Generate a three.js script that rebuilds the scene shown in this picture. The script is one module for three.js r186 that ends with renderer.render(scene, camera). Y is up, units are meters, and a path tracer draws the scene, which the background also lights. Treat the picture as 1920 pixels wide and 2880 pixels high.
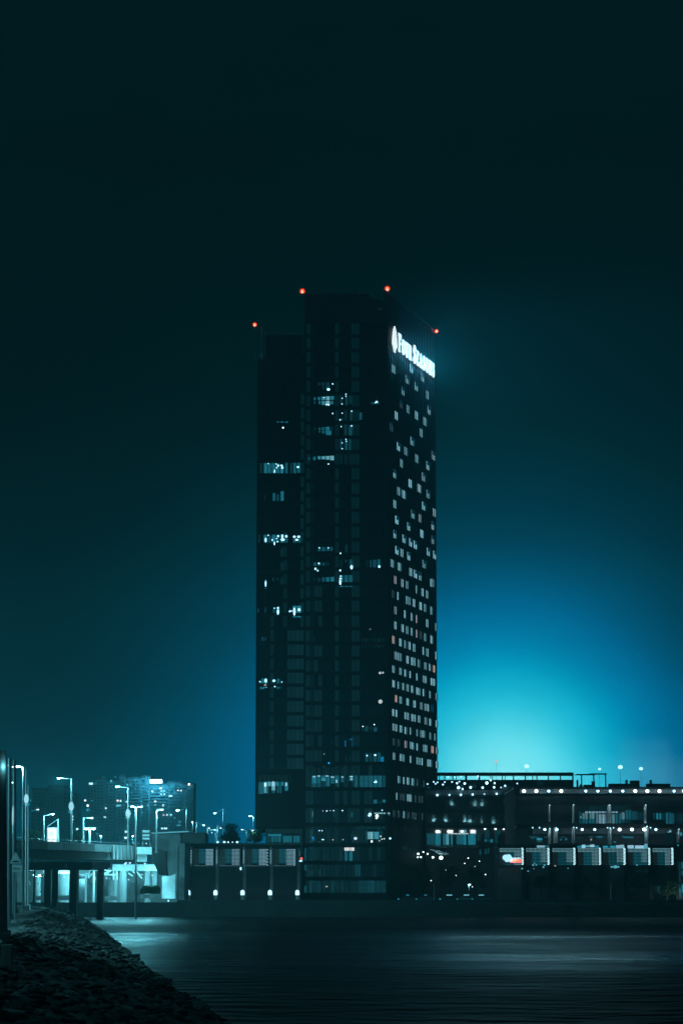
import * as THREE from 'three';
import { mergeGeometries, mergeVertices } from 'three/addons/utils/BufferGeometryUtils.js';
import { RoundedBoxGeometry } from 'three/addons/geometries/RoundedBoxGeometry.js';
import { ImprovedNoise } from 'three/addons/math/ImprovedNoise.js';
import { FontLoader } from 'three/addons/loaders/FontLoader.js';
import { RectAreaLightUniformsLib } from 'three/addons/lights/RectAreaLightUniformsLib.js';
import { TextGeometry } from 'three/addons/geometries/TextGeometry.js';

// ---------------------------------------------------------------- camera, sky, moonless night light, exposure
const F = 7100, CX = 960, CY = 1440, HY = 2534, EYE = 3.5;      // telephoto lens measured on the 1920 x 2880 frame
const PITCH = Math.atan((HY - CY) / F);
RectAreaLightUniformsLib.init();
const scene = new THREE.Scene();
const camera = new THREE.PerspectiveCamera(THREE.MathUtils.radToDeg(2 * Math.atan(1440 / F)), 1920 / 2880, 0.5, 6000);
camera.position.set(0, EYE, 0);
camera.rotation.x = PITCH;
camera.updateMatrixWorld(true);
const renderer = new THREE.WebGLRenderer({ antialias: true });
renderer.setSize(682, 1024);
renderer.toneMapping = THREE.LinearToneMapping;
renderer.toneMappingExposure = 1;
renderer.shadowMap.enabled = true;
renderer.shadowMap.type = THREE.PCFSoftShadowMap;

const toLin = (v) => { v /= 255; return v <= 0.04045 ? v / 12.92 : Math.pow((v + 0.055) / 1.055, 2.4); };
const lerpTable = (tab, x) => {
  if (x <= tab[0][0]) return tab[0][1];
  for (let i = 1; i < tab.length; i++) if (x <= tab[i][0]) {
    const k = (x - tab[i - 1][0]) / (tab[i][0] - tab[i - 1][0]), s = k;
    return tab[i][1].map((c, j) => tab[i - 1][1][j] + (c - tab[i - 1][1][j]) * s);
  }
  return tab[tab.length - 1][1];
};
const GLOW_AZ = 3.71, GLOW_EL = 2.5;                              // the lit-up air over the far bank
const HAZE = 0.0005;
{
  const airNoise = new ImprovedNoise(), W = 2048, H = 1024, data = new Float32Array(W * H * 4), rad = THREE.MathUtils.degToRad;
  // display-referred stops: plain night air by height; then two domes of city glow by distance in degrees
  const base = [[0, [0, 60, 84]], [1.5, [0, 44, 60]], [3, [0, 32, 43]], [4.3, [0, 29, 37]], [8.3, [0, 21, 24]], [12, [0, 15, 16]], [16, [0, 19, 20]], [20, [0, 22, 23]], [45, [0, 24, 26]], [90, [0, 24, 27]]];
  const glow = [[0, [128, 234, 243]], [0.8, [112, 227, 240]], [1.2, [92, 219, 236]], [2, [34, 186, 213]], [2.42, [16, 169, 201]], [2.75, [2, 152, 187]], [3.2, [0, 128, 170]], [3.7, [0, 110, 152]], [4.25, [0, 92, 131]], [4.67, [0, 79, 111]], [5.65, [0, 58, 78]], [6.65, [0, 44, 57]], [8.1, [0, 31, 37]], [10.1, [0, 21, 24]], [14, [0, 14, 15]], [20, [0, 8, 9]], [26, [0, 0, 0]]];
  const wide = [[0, [0, 118, 172]], [2, [0, 99, 145]], [3.1, [0, 85, 123]], [3.6, [0, 78, 110]], [4.6, [0, 62, 84]], [5.2, [0, 54, 72]], [5.6, [0, 50, 65]], [6.6, [0, 38, 48]], [9, [0, 19, 22]], [12, [0, 14, 16]], [18, [0, 6, 7]], [24, [0, 0, 0]]];
  for (let r = 0; r < H; r++) {
    const el = ((r + 0.5) / H - 0.5) * 180, up = Math.max(0, el);
    const b = lerpTable(base, up).map(toLin);
    // the haze in front dims the sky more the lower it stands
    const T = Math.exp(-HAZE * Math.min(1320, 165 / Math.max(1e-3, Math.sin(rad(up)))));
    for (let c = 0; c < W; c++) {
      const round = ((c + 0.5) / W - 0.5) * 2 * Math.PI;         // x = cos, z = sin; the camera looks down -z
      let az = THREE.MathUtils.radToDeg(round) + 90;
      if (az > 180) az -= 360;
      const k0 = Math.cos(rad(el)), g = lerpTable(glow, Math.hypot((az - GLOW_AZ) * k0, el - GLOW_EL)).map(toLin), w = lerpTable(wide, Math.hypot((az - 1) * k0, el - 2.5)).map(toLin), o = (r * W + c) * 4;
      // a low veil of thin cloud with an uneven top over the right bank
      const veil = THREE.MathUtils.smoothstep(az, 3.2, 5.5) * (1 - THREE.MathUtils.smoothstep(el, 3.02, 3.16)) * 0.1 + THREE.MathUtils.smoothstep(az, 6.15, 6.35) * (1 - THREE.MathUtils.smoothstep(az, 7.3, 7.5)) * (1 - THREE.MathUtils.smoothstep(el, 3.5, 3.66)) * 0.07;
      // thin drifting haze: the glow is never quite even
      const drift = 1 + 0.1 * airNoise.noise(az * 0.16, el * 0.5, 2) + 0.06 * airNoise.noise(az * 0.5, el * 1.6, 7) + 0.03 * airNoise.noise(az * 1.3, el * 3, 11);
      for (let k = 0; k < 3; k++) {
        let v = drift * Math.pow(Math.pow(b[k], 4) + Math.pow(g[k], 4) + Math.pow(w[k], 4), 0.25);
        v += veil * ([0.16, 0.5, 0.6][k] - v);
        data[o + k] = Math.max(k === 0 ? 0 : 0.0004, v - (1 - T) * [0.0003, 0.007, 0.0085][k]) / T;
      }
      data[o + 3] = 1;
    }
  }
  const sky = new THREE.DataTexture(data, W, H, THREE.RGBAFormat, THREE.FloatType);
  sky.mapping = THREE.EquirectangularReflectionMapping;
  sky.minFilter = sky.magFilter = THREE.LinearFilter;
  sky.colorSpace = THREE.LinearSRGBColorSpace;
  sky.name = 'sky';
  sky.needsUpdate = true;
  scene.background = sky;
  scene.environment = sky;
}
const sun = new THREE.DirectionalLight(new THREE.Color(0.45, 0.9, 1), 0.02);   // what little the bright patch of sky throws
{
  const a = THREE.MathUtils.degToRad(GLOW_AZ), e = THREE.MathUtils.degToRad(4);
  sun.position.set(Math.sin(a) * Math.cos(e), Math.sin(e), -Math.cos(a) * Math.cos(e)).multiplyScalar(900);
  sun.castShadow = true;
  sun.shadow.radius = 12;
  Object.assign(sun.shadow.camera, { left: -200, right: 200, top: 200, bottom: -50, near: 1, far: 1600 });
  scene.add(sun, sun.target);
}
scene.fog = new THREE.FogExp2(new THREE.Color(0.35, 0.92, 1.0), HAZE);

// ---------------------------------------------------------------- helpers
let seed = 7;
const rnd = () => { seed = (seed + 0x6d2b79f5) | 0; let t = Math.imul(seed ^ (seed >>> 15), 1 | seed); t = (t + Math.imul(t ^ (t >>> 7), 61 | t)) ^ t; return ((t ^ (t >>> 14)) >>> 0) / 4294967296; };
const rr = (a, b) => a + (b - a) * rnd();
const noise = new ImprovedNoise();
const cosP = Math.cos(PITCH), sinP = Math.sin(PITCH);
const ray = (px, py) => { const x = (px - CX) / F, y = (CY - py) / F; return new THREE.Vector3(x, y * cosP + sinP, y * sinP - cosP); };
const P = (px, py, D) => { const r = ray(px, py); return r.multiplyScalar(D / -r.z).add(new THREE.Vector3(0, EYE, 0)); };
const yAt = (py, D) => P(CX, py, D).y;
const xAt = (px, D) => P(px, HY, D).x;                            // plan position of a vertical edge, read at eye height
const V = (x, y, z) => new THREE.Vector3(x, y, z);
const used = new Map();
const numbered = (n) => { const k = used.get(n) ?? 0; used.set(n, k + 1); return k ? `${n}_${String(k).padStart(3, '0')}` : n; };
function thing(name, label, category, pos = V(0, 0, 0), group) {
  const o = new THREE.Group();
  o.name = numbered(name); o.position.copy(pos); o.userData = { label, category };
  if (group) o.userData.group = group;
  scene.add(o); o.updateMatrixWorld(true);
  return o;
}
const shade = (m) => { m.castShadow = true; m.receiveShadow = true; return m; };
// a part whose geometry is written in world coordinates
function part(parent, name, geo, mat, kind) {
  if (Array.isArray(geo)) geo = mergeGeometries(geo.map((g) => { const h = g.index ? g.toNonIndexed() : g; for (const k of Object.keys(h.attributes)) if (!['position', 'normal', 'uv'].includes(k)) h.deleteAttribute(k); return h; }));
  parent.updateWorldMatrix(true, false);
  geo = geo.clone().applyMatrix4(parent.matrixWorld.clone().invert());
  const m = shade(new THREE.Mesh(geo, mat));
  m.name = numbered(name); if (kind) m.userData.kind = kind;
  parent.add(m);
  return m;
}
// a part that shares its geometry with others; position in world coordinates
function place(parent, name, geo, mat, pos, scale, rotY = 0) {
  const m = shade(new THREE.Mesh(geo, mat));
  m.name = numbered(name);
  parent.updateWorldMatrix(true, false);
  m.position.copy(parent.worldToLocal(pos.clone())); m.rotation.y = rotY;
  if (scale) m.scale.copy(scale);
  parent.add(m);
  return m;
}
function structure(name, geo, mat, kind = 'structure') {
  const m = shade(new THREE.Mesh(geo, mat));
  m.name = numbered(name); m.userData.kind = kind; scene.add(m);
  return m;
}
// box from corner to corner; uv in metres
function box(x0, y0, z0, x1, y1, z1) {
  const g = new THREE.BoxGeometry(Math.abs(x1 - x0), Math.abs(y1 - y0), Math.abs(z1 - z0));
  g.translate((x0 + x1) / 2, (y0 + y1) / 2, (z0 + z1) / 2);
  const p = g.attributes.position, n = g.attributes.normal, uv = g.attributes.uv;
  for (let i = 0; i < p.count; i++) {
    const nx = Math.abs(n.getX(i)), ny = Math.abs(n.getY(i));
    if (nx > 0.5) uv.setXY(i, p.getZ(i), p.getY(i)); else if (ny > 0.5) uv.setXY(i, p.getX(i), p.getZ(i)); else uv.setXY(i, p.getX(i), p.getY(i));
  }
  return g;
}
// box given by a rectangle on the front plane at depth D and its thickness away from the viewer
const pbox = (px0, py0, px1, py1, D, thick = 0.3) => { const a = P(px0, py1, D), b = P(px1, py0, D); return box(a.x, a.y, -D - thick, b.x, b.y, -D); };
const tube = (a, b, r0, r1 = r0, seg = 10) => {
  const d = b.clone().sub(a), g = new THREE.CylinderGeometry(r1, r0, d.length(), seg);
  g.applyQuaternion(new THREE.Quaternion().setFromUnitVectors(V(0, 1, 0), d.clone().normalize()));
  return g.translate((a.x + b.x) / 2, (a.y + b.y) / 2, (a.z + b.z) / 2);
};
const ball = (p, r, sy = 1, seg = 12) => new THREE.SphereGeometry(r, seg, Math.max(6, seg - 4)).scale(1, sy, 1).translate(p.x, p.y, p.z);
const UNIT = new THREE.BoxGeometry(1, 1, 1), BALL = new THREE.SphereGeometry(1, 12, 8);

// ---------------------------------------------------------------- textures and materials
function dataTex(n, f, rep = 1, srgb = false) {
  const d = new Uint8Array(n * n * 4);
  for (let y = 0; y < n; y++) for (let x = 0; x < n; x++) {
    const v = f(x / n, y / n), o = (y * n + x) * 4, a = Array.isArray(v) ? v : [v, v, v];
    for (let k = 0; k < 3; k++) d[o + k] = Math.max(0, Math.min(255, Math.round(a[k] * 255)));
    d[o + 3] = 255;
  }
  const t = new THREE.DataTexture(d, n, n);
  t.wrapS = t.wrapT = THREE.RepeatWrapping; t.magFilter = THREE.LinearFilter; t.minFilter = THREE.LinearMipmapLinearFilter; t.generateMipmaps = true;
  t.repeat.set(rep, rep); if (srgb) t.colorSpace = THREE.SRGBColorSpace; t.needsUpdate = true;
  return t;
}
const tileNoise = (u, v, f, s) => {                               // noise that repeats without a seam
  const a = u * Math.PI * 2, b = v * Math.PI * 2, R = f / (Math.PI * 2);
  return noise.noise(Math.cos(a) * R + s, Math.sin(a) * R + Math.cos(b) * R, Math.sin(b) * R + s * 1.7);
};
const grime = dataTex(256, (u, v) => 0.78 + 0.2 * tileNoise(u, v, 6, 3) + 0.12 * tileNoise(u, v, 22, 9) + 0.05 * tileNoise(u, v, 70, 5), 0.11);
const streak = dataTex(256, (u, v) => 0.75 + 0.2 * tileNoise(u, v * 0.0 + 0.3, 60, 4) + 0.12 * tileNoise(u, v, 9, 8), 0.09);
const grit = dataTex(256, (u, v) => 0.5 + 0.3 * tileNoise(u, v, 40, 2) + 0.25 * tileNoise(u, v, 90, 6), 0.4);
const std = (r, g, b, rough = 0.8, metal = 0, extra = {}) => { const m = new THREE.MeshStandardMaterial({ roughness: rough, metalness: metal, ...extra }); m.color.setRGB(r, g, b); return m; };
const M = {
  concrete: std(0.3, 0.31, 0.32, 0.85, 0, { map: grime, bumpMap: grit, bumpScale: 0.01 }),
  paleConcrete: std(0.55, 0.57, 0.58, 0.8, 0, { map: grime, bumpMap: grit, bumpScale: 0.008 }),
  darkConcrete: std(0.12, 0.125, 0.13, 0.85, 0, { map: grime, bumpMap: grit, bumpScale: 0.012 }),
  whitePaint: std(0.75, 0.77, 0.78, 0.6, 0, { map: grime }),
  asphalt: std(0.05, 0.05, 0.052, 0.9, 0, { map: grime }),
  steel: std(0.42, 0.44, 0.45, 0.4, 0.8),
  paintedPole: std(0.4, 0.42, 0.43, 0.5, 0.1),
  mastPaint: std(0.2, 0.21, 0.215, 0.5, 0.1),
  darkPole: std(0.05, 0.052, 0.055, 0.55, 0.2),
  darkMetal: std(0.03, 0.032, 0.034, 0.5, 0.3),
  towerWall: std(0.05, 0.055, 0.06, 0.6, 0.2, { map: streak }),
  spandrel: std(0.055, 0.06, 0.064, 0.4, 0.6, { map: streak }),
  mullion: std(0.05, 0.055, 0.06, 0.4, 0.5),
  screen: std(0.12, 0.13, 0.14, 0.5, 0.5, { map: streak }),
  glass: [0, 1, 2, 3, 4].map((i) => std(0.07 + 0.04 * i, 0.085 + 0.042 * i, 0.09 + 0.043 * i, 0.12 + 0.03 * i, 0.92)),
  blind: [0.3, 0.42, 0.55].map((v) => { const m = new THREE.MeshPhysicalMaterial({ roughness: 0.5, clearcoat: 0.6, clearcoatRoughness: 0.1, map: streak }); m.color.setRGB(v, v * 1.03, v * 1.05); m.emissive.setRGB(0.0, 0.0042 * v / 0.3, 0.0052 * v / 0.3); return m; }),  // blinds carry a faint added glow so they show in the dark
  foliage: std(0.05, 0.085, 0.04, 0.8),
  bark: std(0.1, 0.08, 0.06, 0.9, 0, { map: streak }),
  rock: [0.17, 0.25, 0.36].map((v) => std(v, v * 0.98, v * 0.95, 0.85, 0, { map: grime, bumpMap: grit, bumpScale: 0.03 })),
  carPaint: [[0.05, 0.06, 0.07], [0.3, 0.32, 0.33], [0.12, 0.13, 0.15]].map((c) => { const m = new THREE.MeshPhysicalMaterial({ roughness: 0.4, metalness: 0.3, clearcoat: 1, clearcoatRoughness: 0.05 }); m.color.setRGB(...c); return m; }),
  carGlass: std(0.02, 0.02, 0.025, 0.05, 0.3),
  rubber: std(0.02, 0.02, 0.02, 0.9),
};
// what a lit surface shows: b is its brightness as seen, hue a tint
const HUES = {
  cyan: (b) => (b < 0.72 ? [b * 0.22, b * 0.84, b * 0.98] : [0.16 + (b - 0.72) * 2.6, 0.6 + (b - 0.72) * 1.35, 0.7 + (b - 0.72) * 1.05]),
  blue: (b) => [b * 0.08, b * 0.68, b],
  grey: (b) => [b * 0.63, b * 0.93, b],
  pale: (b) => [b * 0.66, b * 0.9, b],
  pink: (b) => [b * 0.7, b * 0.91, b * 0.98],
  red: (b) => [b * 0.76, b * 0.72, b * 0.78],
  orange: (b) => [b * 0.92, b * 0.8, b * 0.76],
};
const folds = [0, 1, 2].map((s) => dataTex(64, (u, v) => 0.72 + 0.5 * tileNoise(u, 0.37, 9, s * 3 + 1) + 0.28 * tileNoise(u, v, 5, s * 5 + 2)));
const litCache = new Map();
function lit(b, hue = 'cyan', gain = 1, fold = -1) {
  b = Math.round(b * 25) / 25;
  const key = [b, hue, gain, fold].join();
  if (!litCache.has(key)) {
    const m = new THREE.MeshStandardMaterial({ roughness: 0.35 });
    m.color.setRGB(0.03, 0.032, 0.035);
    m.emissive.setRGB(...HUES[hue](b).map((c) => toLin(Math.min(1, c) * 255)));
    m.emissiveIntensity = gain;
    if (fold >= 0) m.emissiveMap = folds[fold];
    litCache.set(key, m);
  }
  return litCache.get(key);
}
const LAMP = lit(1, 'pale', 9), LAMP_SOFT = lit(1, 'pale', 2.2), LAMP_CYAN = lit(1, 'cyan', 4), LAMP_WARM = lit(1, 'grey', 3);
const LIGHT = new THREE.Color(0.2, 0.84, 1.0), LIGHT_WARM = new THREE.Color(0.58, 0.84, 0.9);
function pointLight(parent, pos, I, color = LIGHT, radius = 6) {
  const l = new THREE.PointLight(color, I, 0, 2);
  l.shadow.radius = radius; l.castShadow = true;
  parent.updateWorldMatrix(true, false);
  l.position.copy(parent.worldToLocal(pos.clone())); l.name = 'lamp_glow';
  parent.add(l);
  return l;
}

// ---------------------------------------------------------------- water, land, quay, embankment
const QUAY = 560, LAND = 3.2;
{
  // ripples: many directions, wavelengths 0.7 to 14 m on a 48 m tile
  const waves = [];
  seed = 31;
  for (let i = 0; i < 70; i++) {
    const wl = 0.8 * Math.pow(7, rnd()), dir = rr(-1.0, 1.0) + Math.PI / 2, k = 48 / wl;
    const kx = Math.round(Math.cos(dir) * k), ky = Math.round(Math.sin(dir) * k);
    waves.push([kx, ky, rr(0, 6.28), Math.pow(wl, 1.15)]);
  }
  const tot = waves.reduce((s, w) => s + w[3], 0);
  const bump = dataTex(1024, (u, v) => { let h = 0; for (const [kx, ky, p, a] of waves) h += a * Math.sin(6.28318530718 * (kx * u + ky * v) + p); return 0.5 + 1.4 * h / tot; }, 1 / 48);
  // wind-ruffled water with smoother slicks drawn out across the basin (map laid once over the whole sheet)
  const calm = dataTex(1024, (u, v) => {
    const x = u * 900 - 450, D = v * 760 - 200, wob = 9 * tileNoise(u, v, 26, 3) + 4 * tileNoise(u, v, 80, 5);
    const band = (d0, w, x0, x1) => Math.exp(-(((D + wob - d0) / w) ** 2)) * THREE.MathUtils.smoothstep(x, x0 - 6, x0 + 6) * (1 - THREE.MathUtils.smoothstep(x, x1 - 12, x1 + 8));
    const slick = Math.min(1, band(250, 9, 9, 60) + 0.6 * band(158, 12, 4, 40) + 0.35 * band(205, 14, 8, 60) + 0.8 * band(470, 60, -60, -22) + 0.75 * band(240, 40, -40, -9) + 0.5 * band(140, 16, -14, -3));
    const S = THREE.MathUtils.smoothstep, dd = D + 2.5 * wob, mid = S(dd, 100, 150) * (1 - S(dd, 262, 330)) * (0.5 + 0.5 * S(x, 2, 12) + 0.5 * (1 - S(x, -17, -8))) + S(dd, 330, 420) * 0.5;
    return 0.95 + 0.1 * tileNoise(u, v, 60, 8) + 0.1 * tileNoise(u, v, 140, 2) - 0.33 * mid - 0.26 * slick * (0.75 + 0.5 * tileNoise(u, v, 150, 6));
  });
  calm.repeat.set(1 / 900, 1 / 760); calm.offset.set(0.5, 200 / 760);
  const water = new THREE.MeshPhysicalMaterial({ roughness: 0.58, metalness: 0, ior: 1.33, bumpMap: bump, bumpScale: 0.32, roughnessMap: calm, specularIntensity: 0.19, specularColor: new THREE.Color(0.25, 0.85, 1) });
  water.color.setRGB(0.004, 0.012, 0.014);
  const g = new THREE.PlaneGeometry(900, 760, 1, 1);
  g.rotateX(-Math.PI / 2); g.translate(0, 0, -QUAY + 5 + 760 / 2 - 6);
  const uv = g.attributes.uv, p = g.attributes.position;
  for (let i = 0; i < p.count; i++) uv.setXY(i, p.getX(i), -p.getZ(i));
  structure('water', g, water);
}
{
  const g = new THREE.PlaneGeometry(1000, 700); g.rotateX(-Math.PI / 2); g.translate(0, LAND, -QUAY - 352);
  const uv = g.attributes.uv, p = g.attributes.position;
  for (let i = 0; i < p.count; i++) uv.setXY(i, p.getX(i), p.getZ(i));
  structure('ground', g, M.asphalt);
  const q = thing('quay_wall', 'long dark concrete quay wall standing in the water below the hotel', 'quay wall', V(0, 0, -QUAY));
  for (let i = 0; i < 44; i++) {
    const x0 = -130 + i * 6;
    part(q, 'wall_panel', box(x0 + 0.03, -1, -QUAY - 0.49, x0 + 5.97, LAND - 0.35, -QUAY + rr(0, 0.03)), M.darkConcrete);
  }
  part(q, 'backing', box(-130, -1, -QUAY - 2.2, 134, LAND - 0.36, -QUAY - 0.5), M.darkConcrete);
  part(q, 'coping', box(-130, LAND - 0.34, -QUAY - 2.2, 134, LAND + 0.02, -QUAY + 0.25), M.darkConcrete);
  part(q, 'parapet', box(-36, LAND + 0.021, -QUAY - 0.6, 134, LAND + 0.55, -QUAY - 0.2), M.darkConcrete);
}
// causeway embankment: flat crest on the left, riprap slope down to the water on the right
const waterX = (D) => -3.4 - 0.11 * (D - 72);
const CREST = 2.4, crest = (D) => 1.85 + 0.55 * THREE.MathUtils.smoothstep(D, 60, 260);
const bankY = (x, D) => {
  const t = waterX(D) - x + 0.8 * noise.noise(D * 0.11, x * 0.1, 2), run = 6.2;
  let y = t <= 0 ? Math.max(-1, t * 0.7) : t < run ? crest(D) * Math.pow(t / run, 0.8) : crest(D);
  const rough = Math.min(1, Math.max(0, t / 1.2)) * (t > run + 1.5 ? 0.25 : 1);
  return y + rough * (0.22 * noise.noise(x * 0.9, D * 0.35, 4) + 0.13 * noise.noise(x * 2.2, D * 1.1, 9));
};
{
  const nu = 70, nv = 460, pos = [], uv = [], idx = [];
  for (let j = 0; j <= nv; j++) {
    const D = 8 + 545 * Math.pow(j / nv, 1.9);
    for (let i = 0; i <= nu; i++) {
      const t = Math.pow(i / nu, 1.5) * 45 - 1.2, x = waterX(D) - t;
      pos.push(x, bankY(x, D), -D); uv.push(x, D);
    }
  }
  for (let j = 0; j < nv; j++) for (let i = 0; i < nu; i++) { const a = j * (nu + 1) + i, b = a + nu + 1; idx.push(a, a + 1, b, a + 1, b + 1, b); }
  const g = new THREE.BufferGeometry();
  g.setAttribute('position', new THREE.Float32BufferAttribute(pos, 3)); g.setAttribute('uv', new THREE.Float32BufferAttribute(uv, 2));
  g.setIndex(idx); g.computeVertexNormals();
  const bank = structure('embankment', g, M.rock[0]);
  // riprap stones
  seed = 77;
  const stones = [0, 1, 2, 3, 4].map((s) => {
    let r = mergeVertices(new THREE.IcosahedronGeometry(1, 2).deleteAttribute('normal').deleteAttribute('uv'));
    const p = r.attributes.position;
    for (let i = 0; i < p.count; i++) {
      const v = V(p.getX(i), p.getY(i), p.getZ(i)), k = 0.85 + 0.45 * noise.noise(v.x * 1.3 + s * 9, v.y * 1.3, v.z * 1.3);
      v.multiplyScalar(k); v.x = Math.round(v.x * 2.6) / 2.6 * 0.55 + v.x * 0.45; v.y = Math.round(v.y * 2.2) / 2.2 * 0.6 + v.y * 0.4;
      p.setXYZ(i, v.x, v.y * 0.62, v.z);
    }
    r = r.toNonIndexed(); r.computeVertexNormals();
    const q = r.attributes.position, uvs = [];
    for (let i = 0; i < q.count; i++) uvs.push(q.getX(i) * 1.5 + s, q.getZ(i) * 1.5 + q.getY(i));
    r.setAttribute('uv', new THREE.Float32BufferAttribute(uvs, 2));
    return r;
  });
  const list = [];
  for (let n = 0; n < 9000; n++) {
    const D = 19 + 420 * Math.pow(rnd(), 1.7), t = rr(-0.3, 6.6), x = waterX(D) - t;
    const s = rr(0.08, 0.22) * (rnd() < 0.12 ? 1.5 : 1) * (0.75 + D / 400);
    const px = CX + (x / D) * F;
    if (px < -120) continue;
    list.push({ x, D, s, show: s / D });
  }
  list.sort((a, b) => b.show - a.show);
  const dummy = new THREE.Object3D(), rest = [[], [], [], [], []];
  list.forEach((r, i) => {
    dummy.position.set(r.x, bankY(r.x, r.D) + r.s * 0.12, -r.D);
    dummy.rotation.set(rr(-0.35, 0.35), rr(0, 6.28), rr(-0.35, 0.35)); dummy.scale.set(r.s * rr(0.9, 1.4), r.s * rr(0.42, 0.75), r.s * rr(0.8, 1.2)); dummy.updateMatrix();
    if (i < 290) {
      const m = shade(new THREE.Mesh(stones[i % 5], M.rock[Math.floor(rnd() * 3)])); m.name = numbered('rock');
      m.position.copy(dummy.position); m.rotation.copy(dummy.rotation); m.scale.copy(dummy.scale); bank.add(m);
    } else rest[i % 5].push(dummy.matrix.clone());
  });
  rest.forEach((ms, k) => {
    const im = new THREE.InstancedMesh(stones[k], M.rock[k % 3], ms.length);
    ms.forEach((m, i) => im.setMatrixAt(i, m));
    im.name = numbered('small_rocks'); im.userData.kind = 'stuff'; shade(im); bank.add(im);
  });
}

// ---------------------------------------------------------------- hotel tower
const TD = 610, WD = 644;                                        // depth of the front slab's face and of the set-back wing's face
const FLOOR = 3.63, LEVEL0 = 36.3;
const TXL = xAt(852, TD), TXR = xAt(1090, TD), WXL = xAt(716, WD), WXR = TXL - 0.25;
const SIDE = { o: V(TXR, 0, -TD), d: V(0.296, 0, -0.9552), n: V(0.9552, 0, 0.296), len: 46 };
const onSide = (px, py) => {                                      // where a line of sight meets the side face: distance along it, height
  const r = ray(px, py), o = V(0, EYE, 0), t = SIDE.o.clone().sub(o).dot(SIDE.n) / r.dot(SIDE.n);
  const h = o.add(r.multiplyScalar(t)); return { u: h.clone().sub(SIDE.o).dot(SIDE.d), y: h.y };
};
const sideAt = (u, y, out = 0) => SIDE.o.clone().addScaledVector(SIDE.d, u).addScaledVector(SIDE.n, out).setY(y);
const SIDE_ROT = Math.atan2(SIDE.n.x, SIDE.n.z);
const TOP_FRONT = yAt(838, TD), TOP_WING = yAt(1008, WD), TOP_SIDE = yAt(816, TD);
const tower = thing('hotel_tower', 'tall dark hotel tower with scattered lit windows and a lit sign at its top', 'tower', V(0, LAND, -TD));
{
  // bodies: front slab prism (cut corner at the top right) and the wing behind
  const c = SIDE.o.clone().addScaledVector(SIDE.d, SIDE.len - 0.3), yCut = yAt(905, TD);
  const sh = new THREE.Shape([new THREE.Vector2(TXL, TD), new THREE.Vector2(TXR - 0.2, TD), new THREE.Vector2(c.x - 0.3, -c.z), new THREE.Vector2(TXL, -c.z)].map((v) => new THREE.Vector2(v.x, v.y - TD)));
  const low = new THREE.ExtrudeGeometry(sh, { depth: yCut - LAND, bevelEnabled: false });
  low.rotateX(-Math.PI / 2); low.translate(0, LAND, -TD - 0.2);
  part(tower, 'wall', low, M.towerWall);
  const sl = new THREE.Shape([[TXL, yCut], [TXR - 0.4, yCut], [TXR - 0.4, yAt(846, TD)], [xAt(1052, TD), TOP_FRONT], [TXL, TOP_FRONT]].map((v) => new THREE.Vector2(...v)));
  part(tower, 'roof_block', new THREE.ExtrudeGeometry(sl, { depth: 16, bevelEnabled: false }).translate(0, 0, -TD - 16.2), M.towerWall);
  part(tower, 'roof_parapet', box(TXL - 0.1, TOP_FRONT, -TD - 16.3, xAt(1040, TD), TOP_FRONT + 1.1, -TD - 0.05), M.spandrel);
  part(tower, 'wing_wall', box(WXL, yAt(2330, WD), -WD - 44, WXR, TOP_WING, -WD - 0.2), M.towerWall);
  part(tower, 'wing_penthouse', box(xAt(739, WD), TOP_WING, -WD - 30, WXR, yAt(939, WD), -WD - 1.6), M.towerWall);
  part(tower, 'wing_parapet', box(WXL - 0.1, TOP_WING, -WD - 44.1, WXR, TOP_WING + 0.8, -WD - 0.02), M.spandrel);
  // recessed ground storey of the wing with its soffit and side pier
  part(tower, 'wing_lobby_wall', box(xAt(745, WD), LAND, -WD - 14, WXR, yAt(2330, WD) - 0.02, -WD - 4), M.concrete);
  part(tower, 'wing_pier', box(xAt(842, WD), LAND, -WD - 3, xAt(850, WD), yAt(2330, WD) - 0.02, -WD - 0.3), M.paleConcrete);
  part(tower, 'wing_beam', box(xAt(745, WD), yAt(2344, WD), -WD - 3.5, xAt(842, WD) - 0.02, yAt(2331, WD), -WD - 0.5), M.paleConcrete);
  // side face: floor-high metal screen panels with a joint at every level
  seed = 5;
  for (let k = -9; k < 33; k++) {
    const y0 = Math.max(LAND, LEVEL0 + k * FLOOR), y1 = Math.min(TOP_SIDE, LEVEL0 + (k + 1) * FLOOR - 0.12);
    if (y1 - y0 < 0.5) continue;
    const p0 = place(tower, 'screen_panel', UNIT, M.screen, sideAt(SIDE.len / 2, (y0 + y1) / 2, -0.15), V(SIDE.len, y1 - y0, 0.3), SIDE_ROT);
    p0.castShadow = true;
  }
  const fins = [];
  for (let u = 0.6; u < SIDE.len; u += 1.55) { const g = new THREE.BoxGeometry(0.08, TOP_SIDE - LAND - 1, 0.22); g.rotateY(SIDE_ROT); const q = sideAt(u, (TOP_SIDE + LAND) / 2, 0.1); fins.push(g.translate(q.x, q.y, q.z)); }
  part(tower, 'screen_fins', fins, M.mullion, 'stuff');
  const q = sideAt(0, 0, 0);
  part(tower, 'corner_post', box(q.x - 0.5, LAND, q.z - 0.4, q.x + 0.02, TOP_SIDE, q.z + 0.12), M.mullion);
}
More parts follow.
